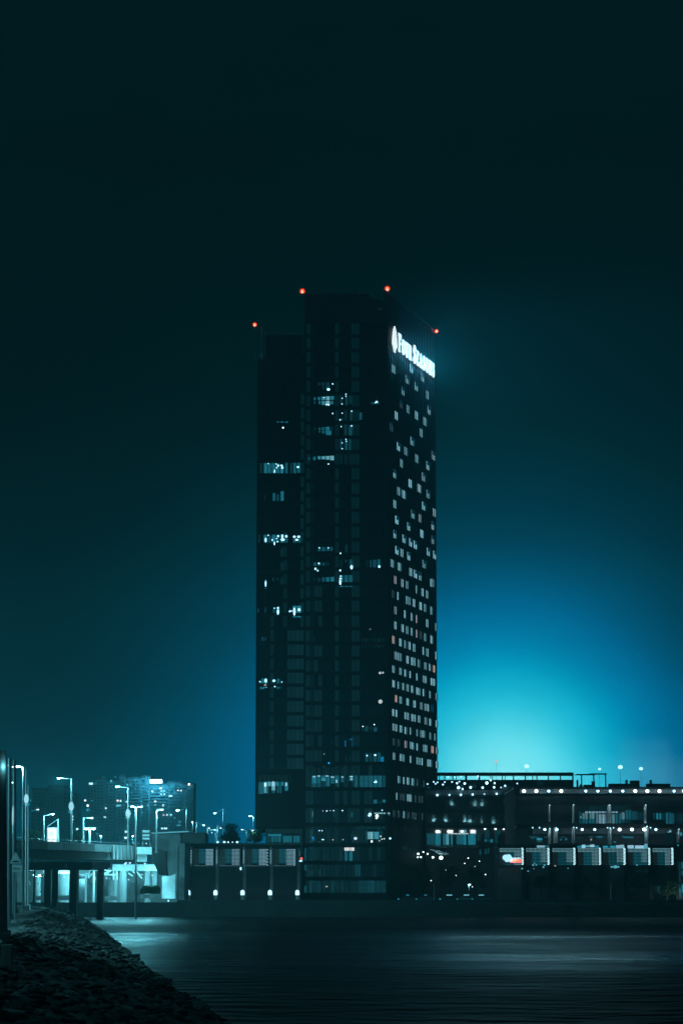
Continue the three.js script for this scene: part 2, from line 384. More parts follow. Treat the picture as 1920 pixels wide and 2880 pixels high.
// floors of the two fronts
const modules = (xl, xr, n) => Array.from({ length: n }, (_, i) => [xl + ((xr - xl) * i) / n, xl + ((xr - xl) * (i + 1)) / n]);
const lowerLevels = [2515, 2470, 2425, 2376, 2318, 2267, 2218].map((y) => yAt(y, TD)).concat([LEVEL0]);
{
  seed = 11;
  const panes = [];                                               // {x0,x1,y0,y1,D,kind,show}
  const wing = modules(WXL + 0.3, WXR - 0.1, 11), front = modules(TXL + 0.5, TXR - 0.6, 19);
  const sp = (D, xl, xr, y) => part(tower, 'spandrel', box(xl, y - 0.55, -D - 0.3, xr, y + 0.35, -D + 0.12), M.spandrel);
  for (let k = 0; k <= 28; k++) {
    const y = LEVEL0 + k * FLOOR;
    sp(WD, WXL, WXR, y);
    if (k === 28) break;
    wing.forEach(([a, b], i) => {
      let kind = 'dark';
      if (i === 10) kind = k < 10 ? 'b2' : 'b1';
      else if (k < 10 && i >= 7) kind = i === 9 ? 'b2' : 'b1';
      else if (k < 11 && i === 3) kind = 'b0';
      else if (k >= 10 && k < 17 && i === 6) kind = 'b0';
      panes.push({ x0: a + 0.05, x1: b - 0.05, y0: y + 0.36, y1: y + FLOOR - 0.56, D: WD, kind, show: 2 + (kind !== 'dark') });
    });
  }
  for (let k = -lowerLevels.length + 1; k <= 30; k++) {
    const y0 = k < 0 ? lowerLevels[lowerLevels.length - 1 + k] : LEVEL0 + k * FLOOR, y1 = k < 0 ? lowerLevels[lowerLevels.length + k] : y0 + FLOOR;
    sp(TD, TXL, TXR - 0.5, y0);
    if (k === 30) break;
    front.forEach(([a, b], i) => {
      let kind = 'dark';
      const curt = [0, 1].includes(i) || [7].includes(i) || [11, 12].includes(i);
      if (curt) kind = i === 1 ? 'g3' : 'b0';
      if (k < 12 && k >= 0 && (i === 3 || i === 2) && rnd() < 0.75) kind = 'b0';
      if (k < 0 && rnd() < 0.25) kind = 'b0';
      if (k > 23 && i > 12) kind = 'dark';
      panes.push({ x0: a + 0.05, x1: b - 0.05, y0: y0 + 0.36, y1: y1 - 0.56, D: TD, kind, show: (kind !== 'dark' ? 2.6 : 0) + 1 - k * 0.01 });
    });
  }
  panes.sort((a, b) => b.show - a.show);
  const rest = [];
  panes.forEach((p, i) => {
    const mat = p.kind[0] === 'b' ? M.blind[+p.kind[1]] : p.kind === 'g3' ? M.glass[3] : M.glass[Math.floor(rnd() * 5)];
    if (i < 300) place(tower, 'glass_pane', UNIT, mat, V((p.x0 + p.x1) / 2, (p.y0 + p.y1) / 2, -p.D - 0.06), V(p.x1 - p.x0, p.y1 - p.y0, 0.08), rr(-0.02, 0.02));
    else rest.push(box(p.x0, p.y0, -p.D - 0.1, p.x1, p.y1, -p.D - 0.02));
  });
  part(tower, 'dark_glazing', rest, M.glass[1], 'stuff');
  const mul = [];
  for (const [a] of wing) mul.push(box(a - 0.05, LEVEL0, -WD - 0.05, a + 0.05, LEVEL0 + 28 * FLOOR, -WD + 0.06));
  for (const [a] of front) mul.push(box(a - 0.05, lowerLevels[0], -TD - 0.05, a + 0.05, LEVEL0 + 30 * FLOOR, -TD + 0.06));
  part(tower, 'mullions', mul, M.mullion, 'stuff');
  // mechanical storeys under the wing
  const lv = [];
  for (let y = yAt(2328, WD) + 0.4; y < LEVEL0 - 0.7; y += 0.45) lv.push(box(WXL + 0.2, y, -WD - 0.15, WXR - 0.1, y + 0.2, -WD + 0.02));
  part(tower, 'louvre_storey', lv, M.mullion, 'stuff');
}
// lit rooms. Rectangles read tile by tile: x from 700, 3.92 to the pixel
{
  const tile = (y0, D) => {
    const X = (x) => 700 + x / 3.92, Y = (y) => y0 + y / 3.92, dz = 0.07;
    return {
      r: (x1, y1, x2, y2, b, hue = 'cyan') => {
        const a = P(X(x1), Y(y2), D - dz), c = P(X(x2), Y(y1), D - dz), gain = b > 0.75 ? 1.25 : 1;
        place(tower, 'lit_pane', UNIT, lit(b * 1.02, hue, gain, Math.floor(rnd() * 3)), V((a.x + c.x) / 2, (a.y + c.y) / 2, -D + dz - 0.03), V(c.x - a.x, c.y - a.y, 0.06));
      },
      l: (x, y, w = 9, h = w, hue = 'pale', g = 2.5) => {
        const p = P(X(x), Y(y), D - 0.2), s = D / F / 3.92 / 2;
        place(tower, 'room_lamp', BALL, lit(1, hue, g), p, V(Math.max(0.13, w * s), Math.max(0.13, h * s), 0.1));
      },
    };
  };
  seed = 99;
  const rows = (t, list) => list.forEach((a) => (a.length > 4 ? t.r(...a) : t.l(...a)));
  const lamps = (t, list) => list.forEach((a) => t.l(...a));
  let c = tile(1060, TD), w = tile(1060, WD);
  rows(c, [[762, 60, 790, 95, 0.22], [800, 60, 835, 95, 0.28], [850, 60, 886, 95, 0.3], [850, 105, 886, 130, 0.5], [806, 100, 835, 140, 0.2],
    [715, 225, 735, 255, 0.55], [758, 222, 788, 255, 0.6], [800, 218, 838, 255, 0.74], [848, 215, 888, 255, 0.84], [895, 212, 935, 250, 0.7],
    [715, 265, 733, 300, 0.36], [768, 265, 788, 300, 0.6], [800, 265, 838, 308, 0.74], [848, 265, 888, 312, 0.88], [897, 265, 930, 302, 0.58],
    [1000, 185, 1035, 300, 0.24], [1060, 185, 1085, 312, 0.34], [1095, 185, 1136, 300, 0.24], [1345, 278, 1437, 300, 0.4],
    [1000, 458, 1030, 478, 0.5], [1050, 360, 1082, 475, 0.2], [1110, 376, 1136, 478, 0.3], [1215, 392, 1245, 472, 0.42],
    [720, 555, 735, 590, 0.24], [768, 560, 788, 588, 0.5], [800, 555, 836, 588, 0.48], [848, 550, 888, 588, 0.62], [900, 550, 930, 588, 0.2], [768, 597, 788, 616, 0.38], [803, 595, 836, 622, 0.48], [848, 592, 906, 640, 0.62],
    [1000, 525, 1030, 550, 0.28], [1048, 525, 1082, 640, 0.28], [1098, 530, 1137, 645, 0.38],
    [1000, 680, 1030, 800, 0.3], [1055, 680, 1085, 806, 0.45], [1097, 680, 1125, 808, 0.36],
    [657, 885, 669, 915, 0.5], [708, 880, 735, 916, 0.58], [758, 875, 790, 908, 0.74], [800, 875, 838, 908, 0.78], [848, 873, 888, 910, 0.84], [896, 870, 936, 918, 0.84],
    [1000, 850, 1033, 960, 0.17], [1050, 850, 1082, 960, 0.15], [1105, 850, 1140, 960, 0.15], [1370, 178, 1437, 225, 0.12]]);
  lamps(c, [[922, 77, 15], [875, 138, 34, 26, 'pale', 3], [853, 306, 18], [878, 306, 20], [828, 228, 9], [1068, 190, 11], [1068, 213, 11], [1027, 236, 10], [1025, 298, 11], [1408, 275, 24, 22], [1392, 284, 14], [922, 403, 14], [1027, 400, 10], [1130, 377, 13], [1004, 474, 16, 12], [1130, 540, 15], [1068, 688, 11], [1073, 710, 12], [1027, 727, 11], [1027, 792, 11], [876, 960, 18, 12], [1016, 548, 9]]);
  rows(w, [[305, 480, 335, 503, 0.5], [350, 478, 382, 504, 0.6], [398, 478, 430, 505, 0.58],
    [120, 952, 150, 1073, 0.25], [165, 950, 200, 1075, 0.64], [208, 950, 243, 1075, 0.54], [252, 950, 292, 1074, 0.58], [300, 955, 336, 1070, 0.58], [345, 980, 381, 1070, 0.7], [400, 945, 426, 1066, 0.52], [455, 945, 475, 1062, 0.3], [488, 945, 518, 1062, 0.5], [530, 945, 566, 1056, 0.5]]);
  lamps(w, [[376, 560, 20, 18, 'cyan'], [213, 957, 9], [300, 960, 12], [322, 978, 22, 24], [360, 976, 28, 18], [368, 1000, 24, 26], [305, 1002, 15], [540, 994, 30, 20], [283, 1040, 12, 40]]);
  c = tile(1360, TD); w = tile(1360, WD);
  rows(w, [[262, 105, 291, 205, 0.52], [305, 120, 332, 205, 0.36], [350, 85, 383, 205, 0.62], [170, 120, 182, 180, 0.2],
    [105, 565, 125, 685, 0.22], [162, 565, 200, 688, 0.58], [208, 572, 242, 685, 0.4], [253, 565, 294, 688, 0.62], [300, 560, 335, 680, 0.46], [345, 560, 386, 680, 0.56], [395, 560, 428, 675, 0.48], [486, 572, 520, 668, 0.48], [530, 570, 571, 668, 0.48],
    [345, 715, 383, 832, 0.2], [345, 868, 383, 990, 0.2], [345, 1035, 381, 1152, 0.2], [172, 1060, 196, 1160, 0.55], [262, 1040, 275, 1075, 0.3], [305, 1040, 318, 1062, 0.3]]);
  lamps(w, [[185, 622, 20, 50], [213, 570, 14], [258, 622, 14, 22], [305, 606, 13], [314, 640, 16], [372, 618, 44, 30], [368, 582, 20, 44], [322, 580, 22], [412, 582, 26], [500, 586, 30, 24], [548, 586, 30, 24], [527, 620, 34, 22], [281, 660, 14, 40], [185, 1105, 16, 70]]);
  rows(c, [[760, 700, 790, 745, 0.48], [803, 700, 836, 745, 0.48], [850, 700, 888, 742, 0.48], [898, 698, 922, 742, 0.42], [1060, 675, 1086, 768, 0.24],
    [715, 870, 740, 905, 0.52], [755, 872, 789, 902, 0.55], [803, 870, 836, 905, 0.36], [850, 870, 886, 898, 0.2], [1105, 836, 1141, 955, 0.38], [1055, 840, 1085, 868, 0.25], [1000, 840, 1030, 950, 0.17], [1330, 845, 1352, 955, 0.34], [1366, 840, 1401, 930, 0.38], [1413, 836, 1446, 945, 0.48], [1290, 845, 1310, 950, 0.14],
    [715, 1040, 735, 1080, 0.2], [760, 1040, 787, 1080, 0.28], [803, 1035, 836, 1080, 0.42], [850, 1032, 886, 1080, 0.58], [900, 1030, 938, 1080, 0.62], [850, 1088, 886, 1130, 0.2], [900, 1088, 936, 1130, 0.3],
    [998, 1012, 1036, 1140, 0.62], [1050, 1010, 1089, 1140, 0.52], [1100, 1010, 1140, 1140, 0.46]]);
  lamps(c, [[775, 708, 14], [875, 708, 12], [1008, 768, 14, 18], [733, 940, 22, 26], [758, 960, 15, 20], [1005, 958, 20, 22], [1130, 922, 28, 46], [1435, 915, 24, 28], [1010, 1020, 18, 12], [1008, 1048, 28, 20], [1005, 1090, 22, 56], [770, 880, 18]]);
  c = tile(1660, TD); w = tile(1660, WD);
  rows(w, [[97, 200, 109, 265, 0.38], [170, 190, 194, 290, 0.27], [262, 190, 291, 262, 0.36], [303, 188, 340, 275, 0.64], [445, 200, 460, 280, 0.36], [482, 172, 520, 298, 0.72], [528, 172, 573, 298, 0.7], [143, 515, 158, 605, 0.4], [168, 515, 192, 575, 0.27],
    [118, 1000, 140, 1090, 0.56], [140, 975, 170, 1090, 0.62], [172, 972, 203, 1075, 0.8], [260, 980, 290, 1070, 0.42], [308, 975, 336, 1085, 0.56], [345, 985, 363, 1083, 0.3]]);
  lamps(w, [[282, 198, 13], [320, 195, 22], [320, 240, 24, 60], [450, 233, 20], [468, 228, 14], [500, 235, 24, 90], [553, 215, 30, 34], [122, 1008, 15], [185, 997, 26, 40], [275, 998, 32, 24], [285, 1062, 15], [362, 1012, 12], [180, 1045, 24, 16, 'orange', 0.9]]);
  rows(c, [[1240, 530, 1262, 630, 0.15], [1275, 530, 1300, 630, 0.15], [1320, 530, 1350, 630, 0.13], [1370, 530, 1401, 632, 0.17], [1418, 528, 1448, 632, 0.21], [1465, 525, 1489, 632, 0.17], [700, 515, 728, 630, 0.14]]);
  lamps(c, [[1443, 912, 28, 28, 'cyan', 0.8], [1475, 909, 20, 24, 'cyan', 0.75], [1335, 430, 9, 16, 'cyan', 0.4]]);
  c = tile(1960, TD); w = tile(1960, WD);
  rows(c, [[1250, 322, 1263, 395, 0.28], [1278, 320, 1310, 395, 0.34], [1375, 335, 1411, 390, 0.42], [1325, 320, 1360, 390, 0.16],
    [1052, 480, 1070, 555, 0.6, 'blue'], [1108, 460, 1144, 478, 0.58, 'blue'], [1128, 490, 1143, 582, 0.42, 'blue'], [1070, 572, 1092, 587, 0.6, 'blue'], [904, 488, 913, 506, 0.4, 'blue'],
    [1280, 620, 1310, 720, 0.38], [1325, 620, 1351, 715, 0.3], [1366, 622, 1406, 730, 0.4], [1415, 615, 1450, 740, 0.38], [1451, 660, 1484, 714, 0.76, 'blue'], [1060, 660, 1080, 740, 0.16], [1110, 655, 1122, 740, 0.18],
    [695, 868, 740, 955, 0.66], [695, 960, 740, 1000, 0.42], [750, 868, 791, 955, 0.5], [750, 962, 791, 1000, 0.42], [800, 868, 841, 892, 0.6], [800, 895, 841, 926, 0.76], [800, 930, 841, 1000, 0.28], [848, 868, 890, 985, 0.56], [900, 868, 941, 955, 0.5], [948, 868, 991, 952, 0.56], [970, 955, 991, 1000, 0.4],
    [1010, 868, 1046, 940, 0.46], [1055, 878, 1096, 1000, 0.2], [1103, 868, 1150, 928, 0.54], [1165, 868, 1196, 1000, 0.48],
    [1222, 868, 1261, 1000, 0.48], [1268, 868, 1313, 1000, 0.48], [1321, 868, 1363, 1000, 0.5], [1370, 868, 1413, 1000, 0.5], [1420, 868, 1463, 1000, 0.52], [1472, 868, 1513, 1000, 0.4],
    [1370, 1133, 1411, 1176, 0.56], [1470, 1133, 1512, 1164, 0.62], [1420, 1160, 1456, 1172, 0.3],
    ...[700, 752, 803, 852, 902, 952, 1010, 1060, 1110, 1160].map((x) => [x, 782, x + 36, 856, 0.15])]);
  lamps(c, [[1447, 52, 46, 44, 'cyan', 0.8], [1255, 326, 13, 10, 'cyan'], [1380, 305, 14, 12, 'cyan'], [1300, 648, 16], [1390, 642, 26, 18], [880, 730, 18, 16, 'blue', 2], [828, 630, 9, 9, 'cyan', 0.6], [1393, 940, 40, 16], [1398, 928, 12, 18], [718, 880, 30, 14, 'pale', 1], [770, 872, 36, 9, 'pale', 1], [860, 872, 36, 9, 'pale', 1], [920, 884, 40, 12, 'pale', 1], [1128, 880, 36, 16, 'pale', 1], [1130, 908, 24, 16, 'pale', 1], [1030, 884, 26, 12, 'pale', 1], [965, 930, 18, 40, 'pale', 0.9]]);
  rows(w, [[105, 940, 160, 1070, 0.5], [165, 938, 196, 1060, 0.8], [200, 936, 244, 984, 0.78], [203, 984, 217, 1068, 0.5], [250, 936, 289, 1030, 0.84], [250, 1032, 289, 1062, 0.45], [292, 936, 331, 980, 0.68], [312, 982, 331, 1060, 0.48], [340, 940, 360, 1060, 0.46], [358, 936, 381, 980, 0.72], [395, 938, 432, 1035, 0.62],
    ...[110, 158, 205, 252, 300, 346, 392, 440].map((x) => [x, 858, x + 32, 925, 0.13])]);
  lamps(w, [[180, 968, 22, 44], [268, 960, 26, 60, 'pale', 1.1], [410, 965, 20, 44, 'pale', 1]]);
  c = tile(2240, TD); w = tile(2240, WD + 3.9);
  rows(c, [[695, 165, 708, 222, 0.56, 'grey'], [928, 165, 946, 225, 0.3], [1122, 172, 1144, 230, 0.44], [1380, 178, 1470, 192, 0.86], [1478, 178, 1552, 194, 0.86], [1538, 196, 1553, 216, 0.56], [1380, 195, 1440, 250, 0.26], [1440, 196, 1470, 250, 0.2],
    [1210, 325, 1525, 360, 0.24], ...[612, 660, 705, 755, 810, 860, 910, 960, 1010, 1060, 1120].map((x) => [x, 325, x + 34, 362, 0.13]),
    [697, 445, 722, 486, 0.7, 'blue'], [1307, 390, 1368, 470, 0.82], [1378, 390, 1428, 470, 0.76], [1285, 378, 1301, 482, 0.38], [1435, 380, 1471, 450, 0.28], [775, 470, 790, 500, 0.25], [928, 400, 945, 470, 0.2], [1120, 400, 1140, 450, 0.22],
    [1052, 563, 1103, 598, 1.0], [1105, 563, 1161, 598, 1.0], [1055, 600, 1086, 710, 0.52], [1103, 600, 1140, 710, 0.58],
    [610, 570, 632, 710, 0.38], [648, 570, 682, 705, 0.24], [695, 570, 736, 700, 0.24], [753, 570, 787, 700, 0.21], [958, 570, 990, 710, 0.14], [1178, 580, 1197, 700, 0.2], [1205, 575, 1225, 705, 0.16],
    [610, 745, 632, 815, 0.38], [645, 745, 682, 800, 0.18], [695, 745, 735, 798, 0.18], [752, 745, 787, 798, 0.16], [1173, 745, 1196, 876, 0.34], [1206, 745, 1227, 878, 0.34],
    [610, 985, 632, 1076, 0.42], [645, 925, 662, 1080, 0.24], [695, 945, 737, 1080, 0.22], [753, 940, 789, 1085, 0.27], [830, 915, 890, 975, 0.18], [903, 920, 942, 1078, 0.26], [958, 920, 992, 1080, 0.21], [1008, 915, 1043, 1080, 0.24], [1058, 920, 1087, 1080, 0.19], [1118, 915, 1146, 1080, 0.21], [1163, 940, 1206, 1080, 0.19],
    [1211, 915, 1402, 975, 0.3], [1211, 978, 1402, 1064, 0.33], [1404, 930, 1530, 1064, 0.28]]);  // these last pale panes have a reflection put in as glow
  lamps(c, [[857, 160, 16, 9], [815, 160, 9, 7, 'cyan', 0.7], [895, 156, 9, 7, 'cyan', 0.7], [933, 156, 13, 9], [1030, 156, 16, 9], [1466, 152, 14, 9], [1333, 196, 34, 30], [1325, 212, 30, 18], [1410, 216, 34, 40, 'cyan'], [1405, 240, 20, 18, 'cyan'], [775, 377, 14, 9], [805, 378, 13, 8], [815, 475, 24, 12], [925, 478, 16, 8, 'cyan', 0.8], [1035, 476, 16, 9, 'cyan', 0.7], [1173, 463, 32, 22], [1188, 462, 12, 26, 'red', 0.8], [1555, 463, 24, 22], [1352, 496, 20, 24, 'cyan'], [1450, 440, 18, 18, 'cyan', 1], [1465, 470, 18, 14, 'cyan', 1], [1490, 466, 16, 14, 'cyan', 1], [1437, 488, 10, 8, 'cyan', 1], [700, 455, 14, 16, 'blue', 1], [855, 993, 26, 8, 'cyan', 0.7]]);
  rows(w, [[212, 415, 285, 437, 0.66], [287, 415, 358, 437, 0.66], [190, 440, 235, 504, 0.3], [245, 440, 276, 505, 0.5], [285, 440, 312, 505, 0.46], [320, 440, 352, 505, 0.5], [374, 434, 411, 506, 0.56], [415, 434, 441, 506, 0.58], [445, 434, 472, 506, 0.56], [490, 434, 521, 506, 0.52], [525, 434, 562, 506, 0.56]]);
}
// lit windows of the side face: [centre x, centre y, hue letter] per tile, 9.8 to the pixel
{
  const H = { w: 'grey', c: 'pale', p: 'pink', r: 'red', o: 'orange', d: 'dim', b: 'blue' };
  const T = [
    [910, 9, 22, [[255, 1255], [750, 1250], [1048, 1480], [630, 1545], [875, 1735], [1175, 1960], [505, 1855], [455, 2215, 'd']]],
    [1150, 8.6, 22, [[640, 0], [1225, 35, 'p'], [325, 185], [885, 180], [1120, 350], [200, 510, 'd'], [1005, 655], [765, 895], [395, 1045], [590, 1165], [1350, 1295, 'p'], [890, 1370], [460, 1495], [1190, 1565], [270, 1785], [1080, 1880, 'p'], [715, 2060], [960, 2190, 'p'], [400, 2275], [540, 2360], [1195, 2345]]],
    [1390, 8.4, 21.5, [[280, 270], [1085, 330], [1378, 510, 'p'], [785, 555], [970, 660, 'p'], [345, 715], [665, 890], [1320, 860, 'p'], [280, 1100], [1030, 1090], [545, 1235], [730, 1335], [855, 1400], [1325, 1255, 'p'], [345, 1550], [478, 1615], [665, 1705], [1210, 1590], [1385, 1680], [220, 1910], [415, 2000], [735, 2150], [858, 2205, 'p'], [975, 2260], [1095, 1930]]],
    [1630, 5.4, 21.5, [[1270, 85], [1335, 95], [300, 10, 'r'], [495, 100, 'p'], [625, 150], [872, 265], [1050, 350], [1175, 410], [240, 400, 'd'], [365, 450], [625, 570], [690, 590], [815, 645, 'c'], [998, 730], [1115, 780], [1290, 855], [305, 850, 'p'], [562, 955], [750, 1030, 'c'], [875, 1085, 'r'], [1178, 1205], [1410, 1305], [305, 1265], [502, 1340], [628, 1395], [752, 1440, 'c'], [878, 1490, 'r'], [1000, 1535, 'd'], [1118, 1590], [1298, 1655, 'c'], [248, 1660, 'o'], [442, 1735], [570, 1785], [692, 1825, 'c'], [818, 1880], [1065, 1965], [1185, 2010], [1415, 2095], [310, 2095, 'p'], [378, 2120], [440, 2140], [638, 2210, 'c'], [760, 2255], [822, 2265], [945, 2310]]],
    [1870, 5.6, 19.5, [[1130, 30], [1245, 65, 'p'], [1365, 110, 'o'], [250, 120], [445, 180], [575, 225], [700, 265, 'c'], [885, 330], [1070, 385], [1130, 405], [1305, 465], [1365, 480], [255, 520, 'c'], [380, 560], [512, 595], [640, 635], [765, 670], [890, 715, 'c'], [950, 735], [1075, 765], [1250, 820], [1430, 875], [320, 930, 'o'], [448, 970], [640, 1020], [830, 1080], [1015, 1130], [1135, 1165, 'p'], [1195, 1180], [1315, 1200, 'b'], [250, 1315, 'c'], [325, 1335], [580, 1400], [645, 1415], [772, 1455], [832, 1465], [955, 1495], [1140, 1545, 'p'], [1260, 1580], [1435, 1625, 'c'], [258, 1715, 'p'], [325, 1735], [455, 1765], [583, 1810], [712, 1825], [897, 1870], [1020, 1900], [1085, 1910], [1260, 1960], [1380, 1985], [262, 2120, 'd'], [395, 2150, 'd'], [585, 2190, 'r'], [710, 2210], [775, 2230], [897, 2260], [1085, 2295], [1145, 2305], [1325, 2335, 'o'], [1440, 2365, 'p']]],
    [2110, 5.2, 19.5, [[265, 165, 'p'], [455, 200], [525, 215], [712, 250, 'c'], [900, 290], [965, 305], [1028, 315], [1205, 350], [1270, 360], [1445, 400, 'p'], [400, 810], [525, 835], [650, 850], [780, 875], [908, 890, 'd'], [1090, 925, 'd'], [330, 1265], [460, 1285, 'd'], [530, 1295, 'd'], [655, 1310], [720, 1320, 'p'], [850, 1340, 'd'], [970, 1355, 'd'], [1035, 1360, 'd'], [268, 1745, 'd'], [400, 1760, 'd'], [537, 1775], [660, 1790, 'd'], [790, 1800, 'd'], [850, 1815, 'd'], [1035, 1830, 'd'], [1160, 1845, 'd']]],
  ];
  seed = 55;
  for (const [y0, w, h, list] of T) for (const [x, y, k = 'w'] of list) {
    const px = 1080 + x / 9.8, py = y0 + y / 9.8, up = w > 7;
    const a = onSide(px - w / 2, py), b = onSide(px + w / 2 + (up ? 2 : 1.6), py), ym = onSide(px, py), top = onSide(px, py - h / 2).y, bot = onSide(px, py + h / 2).y;
    const u0 = a.u, u1 = b.u, um = onSide(px + w / 2 - (up ? 0.5 : 0.2), py).u;
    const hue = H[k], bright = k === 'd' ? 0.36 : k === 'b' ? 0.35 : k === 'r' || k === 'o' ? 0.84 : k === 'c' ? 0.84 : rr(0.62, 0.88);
    const name = 'lit_window';
    // bright sheer on the near side, far reveal glows with the pane light put into its colour
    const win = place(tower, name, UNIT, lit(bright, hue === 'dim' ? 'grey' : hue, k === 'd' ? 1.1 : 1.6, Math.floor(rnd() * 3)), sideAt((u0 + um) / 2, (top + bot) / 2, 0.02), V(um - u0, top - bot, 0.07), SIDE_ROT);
    place(tower, 'reveal_glow', UNIT, lit(k === 'd' ? 0.16 : 0.42, 'cyan', 1, 1), sideAt((um + u1) / 2 + 0.02, (top + bot) / 2, 0.01), V(u1 - um, (top - bot) * 0.98, 0.05), SIDE_ROT);
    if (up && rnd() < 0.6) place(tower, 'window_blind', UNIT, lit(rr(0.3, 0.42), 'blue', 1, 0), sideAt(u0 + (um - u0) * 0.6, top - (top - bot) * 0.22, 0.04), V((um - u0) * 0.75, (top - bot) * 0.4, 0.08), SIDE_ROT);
  }
}
// rooftop sign: tree emblem and small-capital letters, each standing off the screen
{
  const font = await new FontLoader().loadAsync('fonts/droid/droid_serif_bold.typeface.json');
  const sign = thing('rooftop_sign', 'glowing white FOUR SEASONS lettering with tree emblem high on the tower side', 'sign', sideAt(0, yAt(988, TD + 8.6), 0.6));
  sign.rotation.y = SIDE_ROT; sign.updateMatrixWorld(true);
  const signMat = lit(1, 'pale', 1), face = new THREE.MeshStandardMaterial({ emissive: new THREE.Color(0.86, 0.97, 1), emissiveIntensity: 1.12, roughness: 0.5 });
  const uA = onSide(1112, 985).u, uB = onSide(1215, 1040).u;
  const geos = []; let cur = 0;
  for (const ch of 'FOUR SEASONS') {
    if (ch === ' ') { cur += 0.32; continue; }
    const s = cur === 0 || geos.length === 4 ? 1 : 0.8;
    const g = new TextGeometry(ch, { font, size: s, depth: 0.12, curveSegments: 5, bevelEnabled: true, bevelThickness: 0.02, bevelSize: 0.03, bevelSegments: 1 });
    g.computeBoundingBox(); const bb = g.boundingBox; g.translate(cur - bb.min.x, -(s < 1 ? 0 : 0), 0); cur += bb.max.x - bb.min.x + 0.17; geos.push(g);
  }
  const cap = (yAt(948, TD + 8.6) - yAt(988, TD + 8.6)) / 0.74 * 0.92;
  for (const g of geos) { g.scale((uB - uA) / cur, cap, 1.5); g.translate(uA, 0, 0); const m = new THREE.Mesh(g, face); m.name = numbered('letter'); shade(m); sign.add(m); }
  // the emblem: a tall jagged leaf-shaped tree on a short trunk
  const e0 = onSide(1094, 960).u, e1 = onSide(1108.5, 960).u, et = onSide(1105, 922).y - sign.position.y, eb = onSide(1106, 994).y - sign.position.y, em = (e0 + e1) / 2, hw = (e1 - e0) * 0.44;
  const prof = [[0.22, 0], [0.24, 0.1], [0.55, 0.16], [0.9, 0.26], [1, 0.33], [0.8, 0.38], [0.96, 0.44], [0.74, 0.5], [0.88, 0.57], [0.64, 0.63], [0.76, 0.7], [0.5, 0.76], [0.58, 0.83], [0.32, 0.89], [0.2, 0.96], [0.05, 1]];
  const out = prof.map(([a, b]) => new THREE.Vector2(em + a * hw, eb + b * (et - eb))).concat(prof.slice().reverse().map(([a, b]) => new THREE.Vector2(em - a * hw, eb + b * (et - eb))));
  const em1 = new THREE.Mesh(new THREE.ExtrudeGeometry(new THREE.Shape(out), { depth: 0.25, bevelEnabled: true, bevelSize: 0.06, bevelThickness: 0.05, bevelSegments: 1 }), face); em1.name = 'tree_emblem'; shade(em1); sign.add(em1);
  const rail = new THREE.Mesh(new THREE.BoxGeometry(uB - e0, 0.18, 0.3), M.darkMetal); rail.position.set((uB + e0) / 2, 0.6, -0.25); rail.name = 'mounting_rail'; shade(rail); sign.add(rail);
  for (const k of [0.15, 0.4, 0.65, 0.9]) pointLight(sign, sideAt(uA + (uB - uA) * k, sign.position.y + cap * 0.4, 3.6), 115, new THREE.Color(0.08, 0.6, 0.95), 40);
  // the letters' light thrown outwards into the haze
  const glowLight = new THREE.RectAreaLight(new THREE.Color(0.06, 0.62, 0.95), 40, uB - uA, cap);
  glowLight.position.set((uA + uB) / 2, cap * 0.37, 0.75); glowLight.rotation.y = Math.PI; glowLight.name = 'sign_glow'; sign.add(glowLight);
}
// red obstacle lights on their masts
{
  const red = new THREE.MeshStandardMaterial({ roughness: 0.4 }); red.color.setRGB(0.3, 0.01, 0.005); red.emissive.setRGB(0.85, 0.02, 0.0);
  const hot = new THREE.MeshStandardMaterial({ roughness: 0.4 }); hot.emissive.setRGB(1, 0.16, 0.015); hot.emissiveIntensity = 1.1;
  const core = new THREE.MeshStandardMaterial({ roughness: 0.4 }); core.emissive.setRGB(1, 0.75, 0.55); core.emissiveIntensity = 1.6;
  const mk = (px, py, D, r, yBase, label) => {
    const p = P(px, py, D), o = thing('aviation_light', label, 'obstacle light', V(p.x, yBase, p.z), 'red obstacle lights on the tower');
    part(o, 'mast', tube(V(p.x, yBase, p.z), V(p.x, p.y - r * 0.9, p.z), 0.09, 0.07), M.steel);
    part(o, 'base_plate', tube(V(p.x, yBase - 0.02, p.z), V(p.x, yBase + 0.12, p.z), 0.3), M.steel);
    part(o, 'lens', ball(p, r), red);
    part(o, 'hot_zone', ball(V(p.x, p.y - r * 0.12, p.z), r * 0.72, 0.98).scale(1, 1, 1).translate(0, 0, r * 0.42), hot);
    part(o, 'bulb', ball(V(p.x, p.y - r * 0.52, p.z + r * 0.72), r * 0.45, 0.66), core);
    pointLight(o, V(p.x, p.y, p.z + r * 1.2), 6, new THREE.Color(1, 0.12, 0.05), 20);
  };
  mk(716.5, 913, WD, 0.62, TOP_WING + 0.8, 'red obstacle light low above the far left corner of the wing');
  mk(850, 819, TD + 0.3, 0.72, TOP_FRONT + 1.1, 'red obstacle light above the left corner of the front block');
  mk(1088.5, 812, TD + 0.8, 0.74, TOP_SIDE, 'red obstacle light above the tower corner beside the tree emblem');
  const q = sideAt(45.4, 0, -0.15);
  mk(1226.5, 931.5, -q.z, 0.58, TOP_SIDE, 'red obstacle light above the end of the glowing lettering');
}
